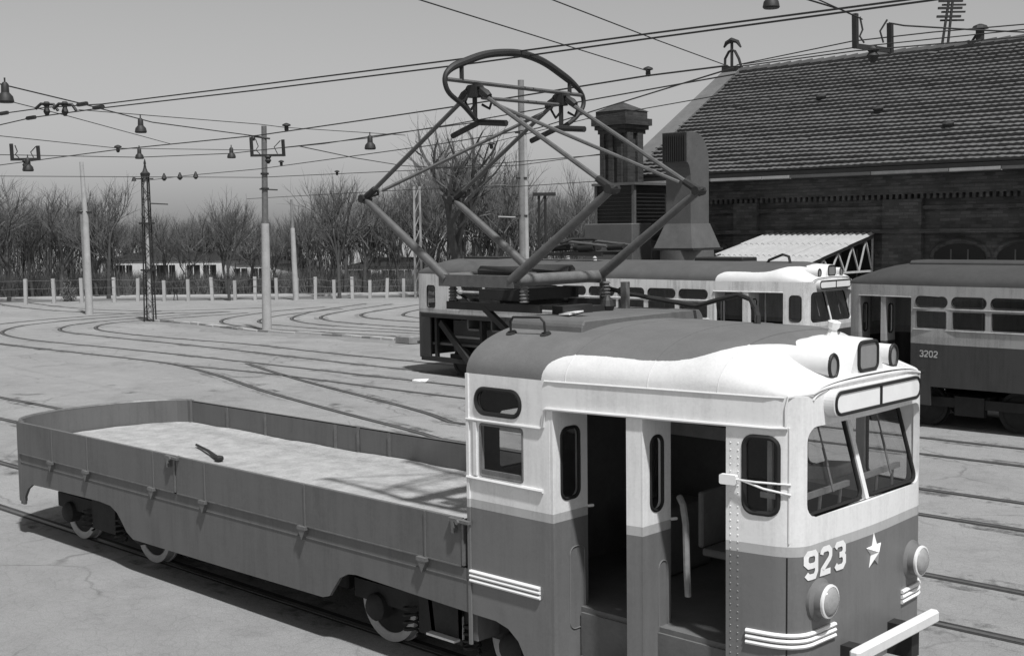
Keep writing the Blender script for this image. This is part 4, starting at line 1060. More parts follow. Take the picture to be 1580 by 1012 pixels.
a2 = aY(Yf, 906, 380).x; B().box((a2, Yf-.12, 0), (b+.03, Yf+.75, zm)).build('base', 'sheet_metal', FB, bevel=.02)
DU = thing('extract_duct', 'tall grey square duct bending over to a louvred outlet, on a flared base', 'duct', (0, 0, 0))
Yd = 18.3
a, b = aY(Yd, 1022, 230).x, aY(Yd, 1060, 230).x
zt = aY(Yd, 1059, 203).z; zl = aY(Yd, 1059, 250).z; zb = aY(Yd, 1066, 345).z; zf = aY(Yd, 1066, 383).z
W_ = .98
prof = [(Yd, zl), (Yd, zt)]+[(Yd+.32+(W_-.32)*math.sin(R(an)), zt-.75+.75*math.cos(R(an))) for an in range(0, 91, 15)]+[(Yd+W_, zb), (Yd+.16, zb), (Yd+.16, zl-.32), (Yd+.11, zl-.12), (Yd+.04, zl-.02)]
B().prism(prof, lambda u, v, d: Vector((d, u, v)), a, b).build('duct', 'sheet_metal', DU)
B().box((a+.03, Yd-.015, zl+.03), (b-.03, Yd+.01, zt-.03)).build('outlet', 'sheet_dark', DU)
for k in range(11): x = a+.05+(b-a-.1)*k/10; B().box((x-.014, Yd-.05, zl+.02), (x+.014, Yd-.012, zt-.02)).build('louvre', 'sheet_dark', DU)
e = .02; f1 = .22
B().add([(a-e, Yd+.14, zb), (b+e, Yd+.14, zb), (b+e, Yd+W_+e, zb), (a-e, Yd+W_+e, zb), (a-f1, Yd-.1, zf), (b+f1, Yd-.1, zf), (b+f1, Yd+W_+f1, zf), (a-f1, Yd+W_+f1, zf)], [(0,1,2,3),(7,6,5,4),(4,5,1,0),(5,6,2,1),(6,7,3,2),(7,4,0,3)]).build('flared_base', 'sheet_metal', DU)
B().box((a-f1-.05, Yd-.12, zf-.06), (b+f1+.05, Yd+W_+f1+.05, zf)).build('flange', 'sheet_dark', DU)
B().lathe([(.72, 0), (.72, zf-.06)], ((a+b)/2, Yd+W_/2+.05, 0), (0, 0, 1), 18).build('drum', 'sheet_metal', DU, True)
# lean-to canopy of corrugated sheets on steel trusses
CN = thing('corrugated_canopy', 'white corrugated lean-to canopy on light steel trusses against the depot wall', 'canopy', (0, 0, 0))
Yw = YE+.30; cx1 = aY(Yw, 1349, 361).x; cx0 = aY(Yw, 1196, 364).x-.2; zw = aY(Yw, 1340, 361).z
Yl, zl_ = 18.2, 2.80
cs = Vector((0, Yl-Yw, zl_-zw)); cn = Vector((0, -(zw-zl_), Yw-Yl)).normalized()
if cn.z < 0: cn = -cn
nx_, nr_ = 4, 3
for r in range(nr_):
    for c in range(nx_):
        x0 = cx0+(cx1-cx0)*c/nx_; x1 = cx0+(cx1-cx0)*(c+1)/nx_+.05; rows = []
        p0 = Vector((0, Yw, zw))+cs*(r/nr_); p1 = Vector((0, Yw, zw))+cs*((r+1.06)/nr_)
        dz = .012*(nr_-r)+random.uniform(0, .006)
        for p in (p0, p1):
            rows.append([p+cn*(dz+.03*math.cos(x*2*math.pi/.177))+Vector((x, 0, 0)) for x in [x0+(x1-x0)*k/36 for k in range(37)]])
        B().grid(rows).grid([[v-cn*.008 for v in rw] for rw in rows]).build('corrugated_sheet', 'sheet_white', CN, True)
for x in (cx1-.05, cx0+.15):
    t0 = Vector((x, Yw, zw-.07)); t1 = Vector((x, Yl, zl_-.07)); bz = aY(Yw, 1345, 418).z
    B().beam(t0, t1, .06, .08).build('rafter', 'sheet_metal', CN)
    B().beam((x, Yw, bz), (x, Yl+.3, bz), .05, .05).build('tie', 'interior_pale', CN)
    B().beam((x, Yw, bz), (x, Yw, zw-.1), .04, .04).build('wall_post', 'interior_pale', CN)
    n = 5
    for k in range(n):
        ya = Yw-(Yw-Yl-.4)*k/n; yb = Yw-(Yw-Yl-.4)*(k+1)/n; ym = (ya+yb)/2
        zt_ = zw-.1-(zw-zl_)*(Yw-ym)/(Yw-Yl)
        B().beam((x, ya, bz), (x, ym, zt_), .035, .035).build('web_bar', 'interior_pale', CN); B().beam((x, ym, zt_), (x, yb, bz), .035, .035).build('web_bar', 'interior_pale', CN)
for x in (cx1-.05, cx0+.15): B().box((x-.06, Yl+.2, 0), (x+.06, Yl+.32, zl_-.1)).build('column', 'sheet_metal', CN)
# ------------------------------------------------------------------ poles and masts
def pole(name, label, base, top_py, prof, mat, n=12, cat='pole', group=None):
    t = thing(name, label, cat, (base.x, base.y, 0), 0, group); H = height_at(base, top_py)
    return t, H
def column(t, pr, mat, name='shaft', at_=(0, 0), n=12):
    return B().lathe(pr, (at_[0], at_[1], 0), (0, 0, 1), n).build(name, mat, t, True)
CD = Vector((CR.x, CR.y, 0)).normalized()      # a horizontal direction across the yard
# tall jointed pole carrying the square isolator frame
b = aZ(0, 412, 511); t, H = pole('catenary_pole', 'tall jointed concrete pole carrying a square black isolator frame', b, 195, None, 'concrete')
lean = .18
zj = height_at(b, 345)
B().tube([(0, 0, -.1), (lean*.45, 0, zj)], [.19, .15], 14).build('lower_shaft', 'concrete', t, True)
B().tube([(lean*.45, 0, zj-.02), (lean, 0, H)], [.125, .10], 12).build('upper_shaft', 'steel', t, True)
for py in (270, 293): z = height_at(b, py); B().lathe([(.16, 0), (.16, .07)], (lean*z/H, 0, z), (0, 0, 1), 12).build('clamp', 'iron', t)
z = height_at(b, 292); B().tube([Vector((lean*.6, 0, z))-CD*.2, Vector((lean*.6, 0, z-.04))+CD*.5], .03, 6).build('arm', 'iron', t)
z = height_at(b, 215); B().tube([Vector((lean, -.1, z+.1))-CD*.35, Vector((lean, -.1, z))+CD*.3], .04, 6).lathe([(.06, -.1), (.09, 0), (.04, .1)], Vector((lean, -.1, z+.03))-CD*.35, (0, 0, 1), 8).build('arm', 'iron', t, True)
# pale pole with a second stub strapped to it
b = aZ(0, 138, 485); t, H = pole('catenary_pole', 'pale concrete pole with a thin stub strapped to it, near the left fence', b, 250, None, 'concrete')
zj = height_at(b, 328)
B().tube([(0, 0, -.1), (-.02, 0, zj)], [.19, .14], 14).build('lower_shaft', 'concrete', t, True)
B().tube([(-.03, 0, zj), Vector((0, 0, H))-CD*.10], [.12, .09], 12).build('upper_shaft', 'concrete', t, True)
B().tube([-CD*.16+Vector((0, 0, 1.2)), -CD*.2+Vector((0, 0, zj+.1))], .07, 8).build('stub', 'concrete_dark', t, True)
B().beam(Vector((0, -.05, zj))-CD*.35, Vector((0, -.05, zj))+CD*.35, .08, .10).build('clamp', 'iron', t)
# riveted lattice mast with a spire
b = aZ(0, 232, 496); t, H = pole('lattice_mast', 'dark riveted lattice mast with a pointed cap at the corner of the kerb', b, 248, None, 'iron')
hs = height_at(b, 272); w0, w1 = .20, .12
def lat(z, sx, sy): w = w0+(w1-w0)*z/hs; return Vector((0, 0, z))+CD*sx*w+Vector((-CD.y, CD.x, 0))*sy*w
for sx in (-1, 1):
    for sy in (-1, 1): B().beam(lat(0, sx, sy), lat(hs, sx, sy), .045, .045, (1, 0, 0)).build('leg', 'iron', t)
nb = 16; m = B()
for k in range(nb):
    za, zb_ = hs*k/nb, hs*(k+1)/nb
    for sy in (-1, 1): m.beam(lat(za, -1 if k % 2 else 1, sy), lat(zb_, 1 if k % 2 else -1, sy), .03, .02)
    for sx in (-1, 1): m.beam(lat(za, sx, -1 if k % 4 == 1 else 1), lat(zb_, sx, 1 if k % 4 == 1 else -1), .02, .02) if k % 2 else None
tag(m.build('lacing', 'iron', t), kind='stuff')
B().tube([lat(.1, 0, 0), lat(hs, 0, 0)], .085, 8).build('pale_core', 'concrete', t)  # pale tube down the middle, makes the mast lighter inside
for py in (346, 418): z = height_at(b, py); B().box((-.25, -.25, z), (.25, .25, z+.07)).build('band', 'iron', t)
B().lathe([(.2, 0), (.22, .12), (.12, .2), (.07, .34), (.04, .5), (.06, .55), (.015, .75)], (0, 0, hs), (0, 0, 1), 10).build('spire', 'iron', t, True)
z = height_at(b, 276); B().tube([Vector((0, 0, z))-CD*.5, Vector((0, 0, z))+CD*.35], .03, 6).lathe([(.11, -.05), (.05, .12)], Vector((0, 0, z-.05))-CD*.5, (0, 0, 1), 8).build('arm', 'iron', t, True)
z = height_at(b, 314); B().tube([Vector((0, 0, z))+CD*.15, Vector((0, 0, z-.05))+CD*.95], .03, 6).build('arm', 'iron', t, True)
# slim pole by the fence
b = aZ(0, 457, 463); t, H = pole('catenary_pole', 'slim pale pole leaning slightly in front of the far fence', b, 308, None, 'concrete')
zj = height_at(b, 352); B().tube([(0, 0, -.1), -CD*.10+Vector((0, 0, zj))], [.17, .13], 10).build('lower_shaft', 'concrete', t, True)
B().tube([-CD*.10+Vector((0, 0, zj)), -CD*.13+Vector((0, 0, H))], [.09, .06], 8).build('upper_shaft', 'concrete_dark', t, True)
# twin pole behind the coach
b = aZ(0, 808, 496); t, H = pole('catenary_pole', 'tall twin concrete pole standing behind the raised pantograph', b, 124, None, 'concrete')
zj = height_at(b, 345)
B().tube([(0, 0, -.1), (0, 0, H)], [.16, .13], 12).build('shaft', 'concrete_dark', t, True)
B().tube([CD*.16+Vector((0, 0, -.1)), CD*.13+Vector((0, 0, height_at(b, 178)))], [.12, .09], 10).build('stub', 'concrete', t, True)
for py in (180, 205, 275, 333): z = height_at(b, py); B().beam(Vector((0, -.1, z))-CD*.2, Vector((0, -.1, z))+CD*.28, .1, .07).build('clamp', 'iron', t)
z = height_at(b, 336); B().tube([Vector((0, 0, z)), Vector((0, 0, z+.05))-CD*1.0], .035, 6).build('arm', 'concrete', t, True)
# lattice posts far back
for px, w, top, lab in ((646, .32, 288, 'distant pale twin-legged mast among the bare trees'), (838, .34, 300, 'distant dark mast with a wide head among the bare trees')):
    b = aZ(0, px, 458 if px < 700 else 460); t, H = pole('distant_mast', lab, b, top, None, 'iron')
    mt = 'concrete' if px < 700 else 'iron'
    for s in (-1, 1): B().tube([CD*s*w/2*1.2, CD*s*w/2+Vector((0, 0, H))], .07, 6).build('leg', mt, t, True)
    m = B()
    for k in range(8): m.beam(CD*(-w/2)+Vector((0, 0, H*k/8)), CD*(w/2)+Vector((0, 0, H*(k+1)/8)), .05, .05)
    m.build('lacing', mt, t)
    if px > 700: B().beam(CD*(-.5)+Vector((0, 0, H)), CD*.75+Vector((0, 0, H)), .3, .18).build('head', 'iron', t)
d = ray(1458, 70); g = CAM+d*52; t = thing('telegraph_pole', 'slanting telegraph pole with stacked crossarms rising behind the tiled roof', 'pole', (g.x, g.y, 0))
g2 = CAM+ray(1469, -14)*52
for off in (-.12, .12): B().tube([CD*off*1.4+Vector((0, 0, 0)), CD*off+Vector((0, 0, g.z)), Vector((g2.x-g.x, g2.y-g.y, g2.z))+CD*off*.6], .055, 6).build('leg', 'iron', t, True)
for px, py in ((1467, 2), (1466, 13), (1464, 26)):
    q = CAM+ray(px, py)*52-Vector((g.x, g.y, 0)); B().beam(q-CD*.5, q+CD*.5, .12, .09).beam(q-CD*.58+Vector((0, .5, -.1)), q+CD*.42+Vector((0, .5, -.1)), .09, .07).build('crossarm', 'iron', t)

# ------------------------------------------------------------------ overhead wires
def wire(label, pts, r=.011, n=4, name='overhead_wire'):
    o = B().tube(pts, r*.85, n).build(name, 'iron'); return tag(o, label, 'wire', 'overhead wires above the yard')
def zline(z, px): return [aZ(z, *q) for q in px]
def ext(P, a=.25, b=.25):
    P = list(P); P.insert(0, P[0]+(P[0]-P[1])*a); P.append(P[-1]+(P[-1]-P[-2])*b); return P
A = [aY(0, *q) for q in ((1400, 0), (1000, 52.5), (738, 88), (400, 131), (157, 161), (72, 166), (0, 176))]
wire('upper of the two thick contact wires touching the pantograph bow', ext(A, 2.0, 1.5), .010, 5, 'contact_wire')
Bw = [aY(.12, *q) for q in ((1428, 2), (1000, 60), (738, 97), (400, 139), (157, 167), (48, 182), (0, 193))]
wire('lower of the two thick contact wires passing just under the pantograph bow', ext(Bw, 2.0, 1.5), .010, 5, 'contact_wire')
span = [
 ('span wire sloping down from the upper left corner to the square frame pole', 5.95, [(0, 130), (125, 160), (235, 189), (400, 211)], (1, .02), .012),
 ('faint wire running just above the span from the left clamps', 6.2, [(150, 172), (400, 192), (440, 197), (610, 208)], (.1, .1), .009),
 ('thin short wire sloping from the left edge beneath the wire clamps', 6.0, [(0, 153), (100, 178), (258, 221)], (.5, .05), .009),
 ('wire through the small lamp left of the square frame pole', 5.8, [(0, 210), (182, 229), (400, 232)], (.5, .02), .009),
 ('long rising wire from the far left to the finial of the depot', 5.75, [(0, 255), (182, 231), (400, 209), (600, 180), (700, 165), (1000, 117), (1120, 102)], (.5, .02), .013),
 ('wire carrying the two low bell lamps left of the frame pole', 5.7, [(0, 239), (215, 243), (357, 237), (570, 213), (700, 192), (1122, 117)], (.5, .02), .011),
 ('level wire low across the bare tree tops', 5.6, [(0, 272), (400, 274), (640, 263), (930, 239)], (.3, .05), .012),
 ('wire rising from the lattice mast past the frame pole to the depot gable', 5.7, [(232, 278), (290, 271), (400, 261), (669, 224), (830, 198), (1122, 108)], (.02, .02), .012),
 ('sagging wire from the frame pole behind the pantograph arm', 5.65, [(467, 227), (548, 244), (622, 256), (700, 260), (803, 255), (927, 238)], (.05, .05), .012),
 ('thin wire from the top edge down to the round insulator before the chimney', 6.4, [(647, 0), (1000, 110)], (.6, .01), .010),
 ('thin wire from the top edge down to the depot finial', 6.5, [(852, 0), (1013, 62), (1125, 103)], (.6, .01), .010),
 ('short wire at the top edge leading to the right isolator frame', 6.0, [(1247, 0), (1297, 15), (1323, 27)], (2, .01), .011),
 ('short twin of the wire at the top edge by the right isolator frame', 6.0, [(1263, 0), (1330, 30)], (1, .01), .009),
 ('wire leaving the right isolator frame over the ridge', 6.0, [(1372, 36), (1395, 40), (1512, 47), (1580, 50)], (.01, .6), .011),
 ('topmost thin wire above the roof ridge at the right', 6.1, [(1140, 100), (1315, 64), (1440, 50), (1580, 38)], (.02, .5), .009),
 ('thin wire skimming the tiled ridge', 5.9, [(1140, 103), (1320, 79), (1580, 57)], (.02, .5), .009),
 ('middle thin wire above the ridge at the right', 6.0, [(1150, 99), (1330, 72), (1580, 46)], (.02, .5), .008),
 ('doubled wire from the frame pole to the pantograph knee', 5.9, [(440, 228), (500, 222), (570, 211), (690, 195)], (.01, .3), .012),
 ('lowest faint wire across the trees behind the pantograph', 5.2, [(400, 306), (630, 293), (800, 288), (920, 280)], (.1, .1), .012),
 ('thin wire between the chimney and the tiled gable', 6.0, [(700, 235), (904, 184), (1118, 146)], (.1, .02), .010)]
for lab, z, px, (a, c), r in span: wire(lab, ext(zline(z, px), a, c), r)
# bell-shaped lamps and insulators hanging on them
def bell(px, py, z, s, label, cat='lamp'):
    q = aZ(z, px, py); t = thing('bell_lamp' if cat == 'lamp' else 'wire_insulator', label, cat, q, 0, 'fittings hanging on the overhead wires')
    if cat == 'lamp':
        B().lathe([(.10*s, -.14*s), (.115*s, -.12*s), (.10*s, -.05*s), (.055*s, .0), (.05*s, .11*s), (.025*s, .14*s)], (0, 0, 0), (0, 0, 1), 12).build('shade', 'iron', t, True)
        B().tube([(0, 0, .13*s), (0, 0, .2*s)], .012, 5).build('hanger', 'iron', t)
    else:
        B().lathe([(.03*s, -.09*s), (.05*s, -.05*s), (.045*s, .02*s), (.10*s, .04*s), (.09*s, .07*s), (.02*s, .10*s)], (0, 0, 0), (0, 0, 1), 10).build('bead', 'iron', t, True)
for a in ((8, 143, 5.8, 1.0, 'bell lamp at the left edge above the two contact wires'), (217, 194, 5.8, .95, 'large bell lamp hanging beneath the sloping span wire'), (215, 237, 5.6, .85, 'small bell lamp above the pointed lattice mast'),
          (357, 236, 5.6, .85, 'small bell lamp just left of the square frame pole'), (571, 220, 5.6, 1.0, 'bell lamp between the frame pole and the pantograph knee'), (43, 254, 5.3, 1.0, 'bell lamp under the leftmost isolator frame'), (1190, -3, 6.1, .75, 'dark bell lamp cut by the top edge of the view')): bell(*a)
for a in ((182, 230, 5.8, .9, 'small dark bead insulator left of the lattice mast'), (442, 197, 6.2, 1.0, 'mushroom insulator above the square frame'), (1000, 111, 6.4, .85, 'round insulator on the wires before the depot gable'), (434, 252, 5.7, .8, 'bead insulator beside the frame pole shaft'), (520, 267, 5.6, .8, 'bead insulator low on the wire over the tree crown'), (758, 225, 5.7, .8, 'bead insulator seen inside the open pantograph')): bell(*a, cat='insulator')
def uframe(px0, py0, px1, py1, z, label, tilt=0):
    a = aZ(z, (px0+px1)/2, py1); dist = (a-CAM).dot(CF); m = dist/FPX; w = (px1-px0)*m; h = (py1-py0)*m
    t = thing('isolator_frame', label, 'isolator', a, 0, 'square isolator frames on the overhead wires')
    L0 = -CD*w/2; R0 = CD*w/2; k = max(.035, w*.045)
    B().beam(L0+Vector((0, 0, 0)), R0+Vector((0, 0, -tilt)), k*1.6, k*1.6).build('base_bar', 'iron', t)
    B().beam(L0-Vector((0, 0, k*.8)), L0-CD*w*.02+Vector((0, 0, h)), k*1.7, k*1.7, (1, 0, 0)).build('horn', 'iron', t)
    B().beam(R0-Vector((0, 0, tilt+k*.8)), R0-CD*w*.02+Vector((0, 0, h*.85-tilt)), k*1.7, k*1.7, (1, 0, 0)).build('horn', 'iron', t)
    B().tube([L0+CD*w*.12+Vector((0, 0, h*.9)), L0+CD*w*.2+Vector((0, 0, h*.5)), L0+CD*w*.12+Vector((0, 0, h*.3)), L0+CD*w*.25+Vector((0, 0, k))], .012, 5).tube([R0-CD*w*.1+Vector((0, 0, h*.8)), R0-CD*w*.3+Vector((0, 0, h*.45)), R0-CD*w*.2+Vector((0, 0, k))], .012, 5).build('jumper', 'iron', t, True)
    B().lathe([(.05, 0), (.08, .04), (.05, .08), (.08, .12), (.03, .2)], (0, 0, .0), (0, 0, -1), 8).build('insulator', 'iron', t, True)
uframe(19, 222, 60, 246, 5.5, 'leftmost square isolator frame with dangling leads over the trees')
uframe(389, 212, 438, 240, 5.7, 'square isolator frame with thick right horn on the jointed concrete pole')
uframe(1320, 22, 1374, 71, 6.0, 'big slanted isolator frame in front of the tiled roof', .06)
t = thing('wire_clamp', 'pair of dark curved clamps joining the contact wires at the left', 'clamp', (0, 0, 0))
for px in (72, 100):
    q = aY(.05, px, 166); B().lathe([(.02, -.12), (.05, -.06), (.03, 0), (.06, .05), (.03, .08)], q, (0, 0, 1), 8).tube([q-CD*.16+Vector((0, 0, -.02)), q-CD*.08+Vector((0, 0, .05)), q+CD*.1+Vector((0, 0, .04)), q+CD*.16+Vector((0, 0, -.05))], .022, 6).build('hanger', 'iron', t, True)
for px, py in ((127, 161), (152, 166), (6, 175), (48, 182)):
    q = aY(.05, px, py); B().tube([q-Vector((.12, 0, 0)), q+Vector((.12, 0, .0))], .03, 6).build('splice', 'iron', t, True)
q = aZ(5.65, 280, 272); t = thing('wire_clamp', 'cluster of clamps on the wire right of the lattice mast', 'clamp', q)
for k in range(3): B().lathe([(.03, -.14), (.09, -.07), (.04, .05), (.02, .1)], CD*(-.55+.5*k)+Vector((0, 0, .02*k)), (0, 0, 1), 7).build('hanger', 'iron', t, True)

# ------------------------------------------------------------------ fence of pale posts at the far side of the yard
FN = thing('yard_fence', 'far fence of short pale concrete posts with slack wire strands', 'fence', (0, 0, 0))
fp = [(-14, 471), (40, 469.5), (84, 468), (127, 467), (177, 466), (213, 465.2), (254, 464.6), (291, 464.2), (328, 463.8), (363, 463.4), (394, 463), (427, 462.6), (458, 462.2), (487, 461.6), (516, 461), (544, 460.4), (571, 460), (597, 459.5), (623, 459), (650, 458.5), (676, 458)]
tops = []
for k, (px, py) in enumerate(fp):
    q = aZ(0, px, py); h = height_at(q, 430+random.uniform(-3, 3)); w = .085
    lean = Vector((random.uniform(-.05, .05), random.uniform(-.05, .05), 0))
    B().add([q+CD*a+Vector((-CD.y, CD.x, 0))*b+Vector((0, 0, z))+(lean if z > 0 else Vector()) for z in (-.05, h) for a, b in ((-w, -w), (w, -w), (w, w), (-w, w))], [(0,1,2,3),(7,6,5,4),(0,1,5,4),(1,2,6,5),(2,3,7,6),(3,0,4,7)]).build('post', 'path', FN)
    tops.append((q, h))
for f in (.3, .6, .92):
    B().tube([q+Vector((0, -.1, h*f)) for q, h in tops], .012, 3).build('strand', 'steel', FN)
# road edge and verge beyond
vl = [aZ(0, x, y) for x, y in ((-120, 466), (0, 462.5), (200, 459), (330, 458), (460, 456.5), (560, 455), (660, 453.5), (760, 452))]
m = B(); ribbon(m, [Vector((v.x, v.y)) for v in vl], 0, 1.3, .10, 1); m.build('pavement', 'path')['kind'] = 'structure'
m = B(); ribbon(m, [Vector((v.x, v.y)) for v in vl], 14, 24, .02); m.build('verge', 'verge_grass')['kind'] = 'structure'
m = B(); ribbon(m, [Vector((v.x, v.y)) for v in vl], -2.2, 2.6, .006); m.build('verge', 'verge_grass')['kind'] = 'structure'

# ------------------------------------------------------------------ low white houses behind the trees
def house(px0, px1, py, label, wins, htop):
    a = aZ(0, px0, py); b = aZ(0, px1, py); d = (b-a); L = d.length; d.normalize(); n = Vector((-d.y, d.x, 0))
    if n.dot(CF) < 0: n = -n
    t = thing('white_house', label, 'house', (0, 0, 0)); h = height_at((a+b)/2, htop)
    def P(u, v, w): return a+d*u+n*w+Vector((0, 0, v))
    B().add([P(u, v, w) for v in (0, h) for u, w in ((0, 0), (L, 0), (L, 7), (0, 7))], [(0,1,2,3),(7,6,5,4),(0,1,5,4),(1,2,6,5),(2,3,7,6),(3,0,4,7)]).build('wall', 'plaster', t)
    B().add([P(-.1, h, -.08), P(L+.1, h, -.08), P(L+.4, h, 7.4), P(-.4, h, 7.4), P(1.5, h+.55, 3.5), P(L-1.5, h+.55, 3.5)], [(3,2,1,0), (0,1,5,4), (1,2,5), (2,3,4,5), (3,0,4)]).build('roof', 'sheet_dark', t)
    for px in wins:
        q = aZ(0, px, py); u = (q-a).dot(d); f = B().add([P(u-.45, h*.30, -.03), P(u+.45, h*.30, -.03), P(u+.45, h*.86, -.03), P(u-.45, h*.86, -.03), P(u-.45, h*.30, .05), P(u+.45, h*.30, .05), P(u+.45, h*.86, .05), P(u-.45, h*.86, .05)], [(0,1,2,3),(7,6,5,4),(0,1,5,4),(1,2,6,5),(2,3,7,6),(3,0,4,7)]).build('window', 'dark_glass_old', t)
        B().beam(P(u, h*.3, -.045), P(u, h*.86, -.045), .06, .02).build('glazing_bar', 'plaster', f)
house(150, 345, 452, 'low white house glimpsed between trunks behind the lattice mast', (178, 196, 243, 262, 300, 325), 402)
house(366, 425, 451, 'small white house glimpsed beside the jointed concrete pole', (373, 400), 408)
house(528, 645, 448, 'low white house with small dark windows left of the pale tram', (546, 563, 600, 625), 412)

# ------------------------------------------------------------------ bare trees
def tree_meshes(seed, H=10.0, spread=.55, upright=.6, fork=3, tr0=.135):
    rnd = random.Random(seed); tr = B(); tw = B()
    def seg(m, p, d, l, r0, r1, n, bend=.12, steps=3):
        pts = [p]; q = p
        for k in range(steps):
            d = (d+Vector((rnd.uniform(-bend, bend), rnd.uniform(-bend, bend), rnd.uniform(-bend*.4, bend)))).normalized(); q = q+d*(l/steps); pts.append(q)
        m.tube(pts, [r0+(r1-r0)*k/steps for k in range(steps+1)], n); return q, d, pts
    def side(d, ang):
        o = d.orthogonal().normalized(); o.rotate(Matrix.Rotation(rnd.uniform(0, 2*math.pi), 3, d)); return (d*math.cos(ang)+o*math.sin(ang)).normalized()
    def grow(p, d, l, r, depth):
        m = tr if depth < 3 else tw
        q, dd, pts = seg(m, p, d, l, r, r*.62, 6 if depth < 2 else (4 if depth < 3 else 3), .16, 3 if depth < 3 else 2)
        if depth == 4:
            for k in range(5):
                s = pts[rnd.choice((1, 2))]; e = side(dd, rnd.uniform(.25, .8)); e.z += .25; seg(tw, s, e.normalized(), l*rnd.uniform(.6, 1.2), .010, .004, 3, .2, 2)
            return
        n = (3, 3, 4, 3)[min(depth, 3)]
        for k in range(n):
            s = pts[-1] if k == 0 else pts[rnd.choice((1, 2) if depth < 3 else (1,))].lerp(pts[-1], rnd.random()*.6)
            e = side(dd, rnd.uniform(.35, spread+.4) if k else rnd.uniform(.05, .3)); e.z += upright*.42; grow(s, e.normalized(), l*rnd.uniform(.62, .86), r*(.6 if k else .68), depth+1)
    q, d, pts = seg(tr, Vector((0, 0, -.1)), Vector((rnd.uniform(-.08, .08), rnd.uniform(-.08, .08), 1)), H*.30, tr0, tr0*.75, 8, .06, 3)
    for k in range(fork):
        e = side(Vector((0, 0, 1)), rnd.uniform(.08, spread*.8)); grow(q-Vector((0, 0, rnd.random()*1.2 if k else 0)), e, H*.235, tr0*.67, 1)
    zt = max(v[2] for v in tw.v); f = H/zt
    for m in (tr, tw): m.v = [(x*f, y*f, z*f) for x, y, z in m.v]
    return tr, tw
protos = []
ADJ = ['medium', 'spreading', 'narrow', 'broad', 'full', 'slim']
for sd, sp, up, fk in ((1, .55, .6, 3), (2, .7, .5, 3), (3, .45, .8, 4), (5, .8, .4, 3), (8, .6, .7, 4), (13, .5, .5, 3)):
    a, c = tree_meshes(sd, 10, sp, up, fk)
    protos.append((a, c))
protos.append(tree_meshes(21, 10, .75, .35, 3, .30))
pm = [None]*len(protos)
def tree(k, base, top_py, label, rz, wide=1.0, group='bare trees massed behind the yard fence'):
    H = height_at(base, top_py); t = thing('bare_tree', label, 'tree', (base.x, base.y, 0), rz, group)
    s = H/10; t.scale = (s*wide, s*wide, s)
    if pm[k] is None:
        a = protos[k][0].build('trunk', 'bark', t, True); c = protos[k][1].build('crown', 'twig', t); pm[k] = (a, c)
    else:
        for src in pm[k]: o = src.copy(); COL.objects.link(o); o.parent = t
    return t
tree(6, aZ(0, 708, 460), 165, 'big spreading bare tree showing through the raised pantograph', 1.0, 1.25)
tree(4, aZ(0, 524, 460), 248, 'tall bare tree standing right of the jointed concrete pole', .3, 1.1)
tree(2, aZ(0, 354, 464), 282, 'dark-trunked bare tree on the fence line left of the jointed pole', 2.2, 1.1)
tree(0, aZ(0, 168, 461), 262, 'bare tree with a high crown just right of the strapped pole', 4.0, 1.2)
tree(3, aZ(0, 14, 465), 262, 'bare tree at the left edge rising above the fence', 5.2, 1.2)
tree(5, aZ(0, 893, 456), 240, 'slender bare tree left of the brick chimney', 2.7, .9)
tree(3, aZ(0, 760, 458), 215, 'bare tree right of the big spreading one, beside the twin pole', 0.4, 1.0)
rnd = random.Random(5)
k = 0
CREST = [(-90, 272), (0, 268), (60, 266), (180, 264), (235, 300), (300, 290), (360, 287), (430, 304), (500, 264), (560, 270), (620, 252), (700, 196), (780, 232), (860, 248), (930, 262), (1000, 270)]
def crest(x):
    for (x0, y0), (x1, y1) in zip(CREST, CREST[1:]):
        if x0 <= x <= x1: return y0+(y1-y0)*(x-x0)/(x1-x0)
    return 280
ZONE = [(-200, 30, 'left of the first fence posts'), (30, 128, 'between the first fence posts and the strapped pole'), (128, 225, 'between the strapped pole and the lattice mast'), (225, 330, 'just right of the lattice mast'), (330, 415, 'just left of the jointed concrete pole'),
        (415, 520, 'around the slim leaning pole'), (520, 635, 'left of the pale tram tail'), (635, 800, 'behind the raised pantograph'), (800, 1200, 'between the twin pole and the chimney')]
ROWN = ['front row bare tree', 'second row bare tree', 'bare tree deep in the wood', 'bare tree at the back']
for row, (py, drop, stepx) in enumerate(((457, 14, 44), (450, 24, 30), (443, 34, 24), (438, 44, 20))):
    x = -70+rnd.uniform(0, 30)
    while x < 935:
        off = (x/1580)*-10
        b = aZ(0, x+rnd.uniform(-10, 10), py+off+(4 if x < 200 else 0)); hh = min(crest(x)+drop+rnd.uniform(-14, 42), 345)
        z = [q[2] for q in ZONE if q[0] <= x < q[1]][0]
        tree(k % 6, b, hh, ADJ[k % 6]+' '+ROWN[row]+' '+z, rnd.uniform(0, 6.28), rnd.uniform(.95, 1.35)); k += 1
        x += stepx*rnd.uniform(.75, 1.3)
# leafless undergrowth between the trunks
ug = B(); rnd = random.Random(9)
for i in range(26000):
    x = rnd.uniform(-90, 930); b = aZ(0, x, rnd.uniform(449, 457)-x/1580*10+(3 if x < 200 else 0)); h = rnd.uniform(.5, 1.7); a = Vector((rnd.uniform(-.5, .5), rnd.uniform(-.5, .5), 0))
    w = CD*.02
    ug.add([b-w, b+w, b+a+Vector((0, 0, h))], [(0, 1, 2)])
    ug.add([b+a*.4+Vector((0, 0, h*.4)), b+a*.45+Vector((0, 0, h*.44)), b-a.orthogonal()*.4+Vector((0, 0, h*.85))], [(0, 1, 2)])
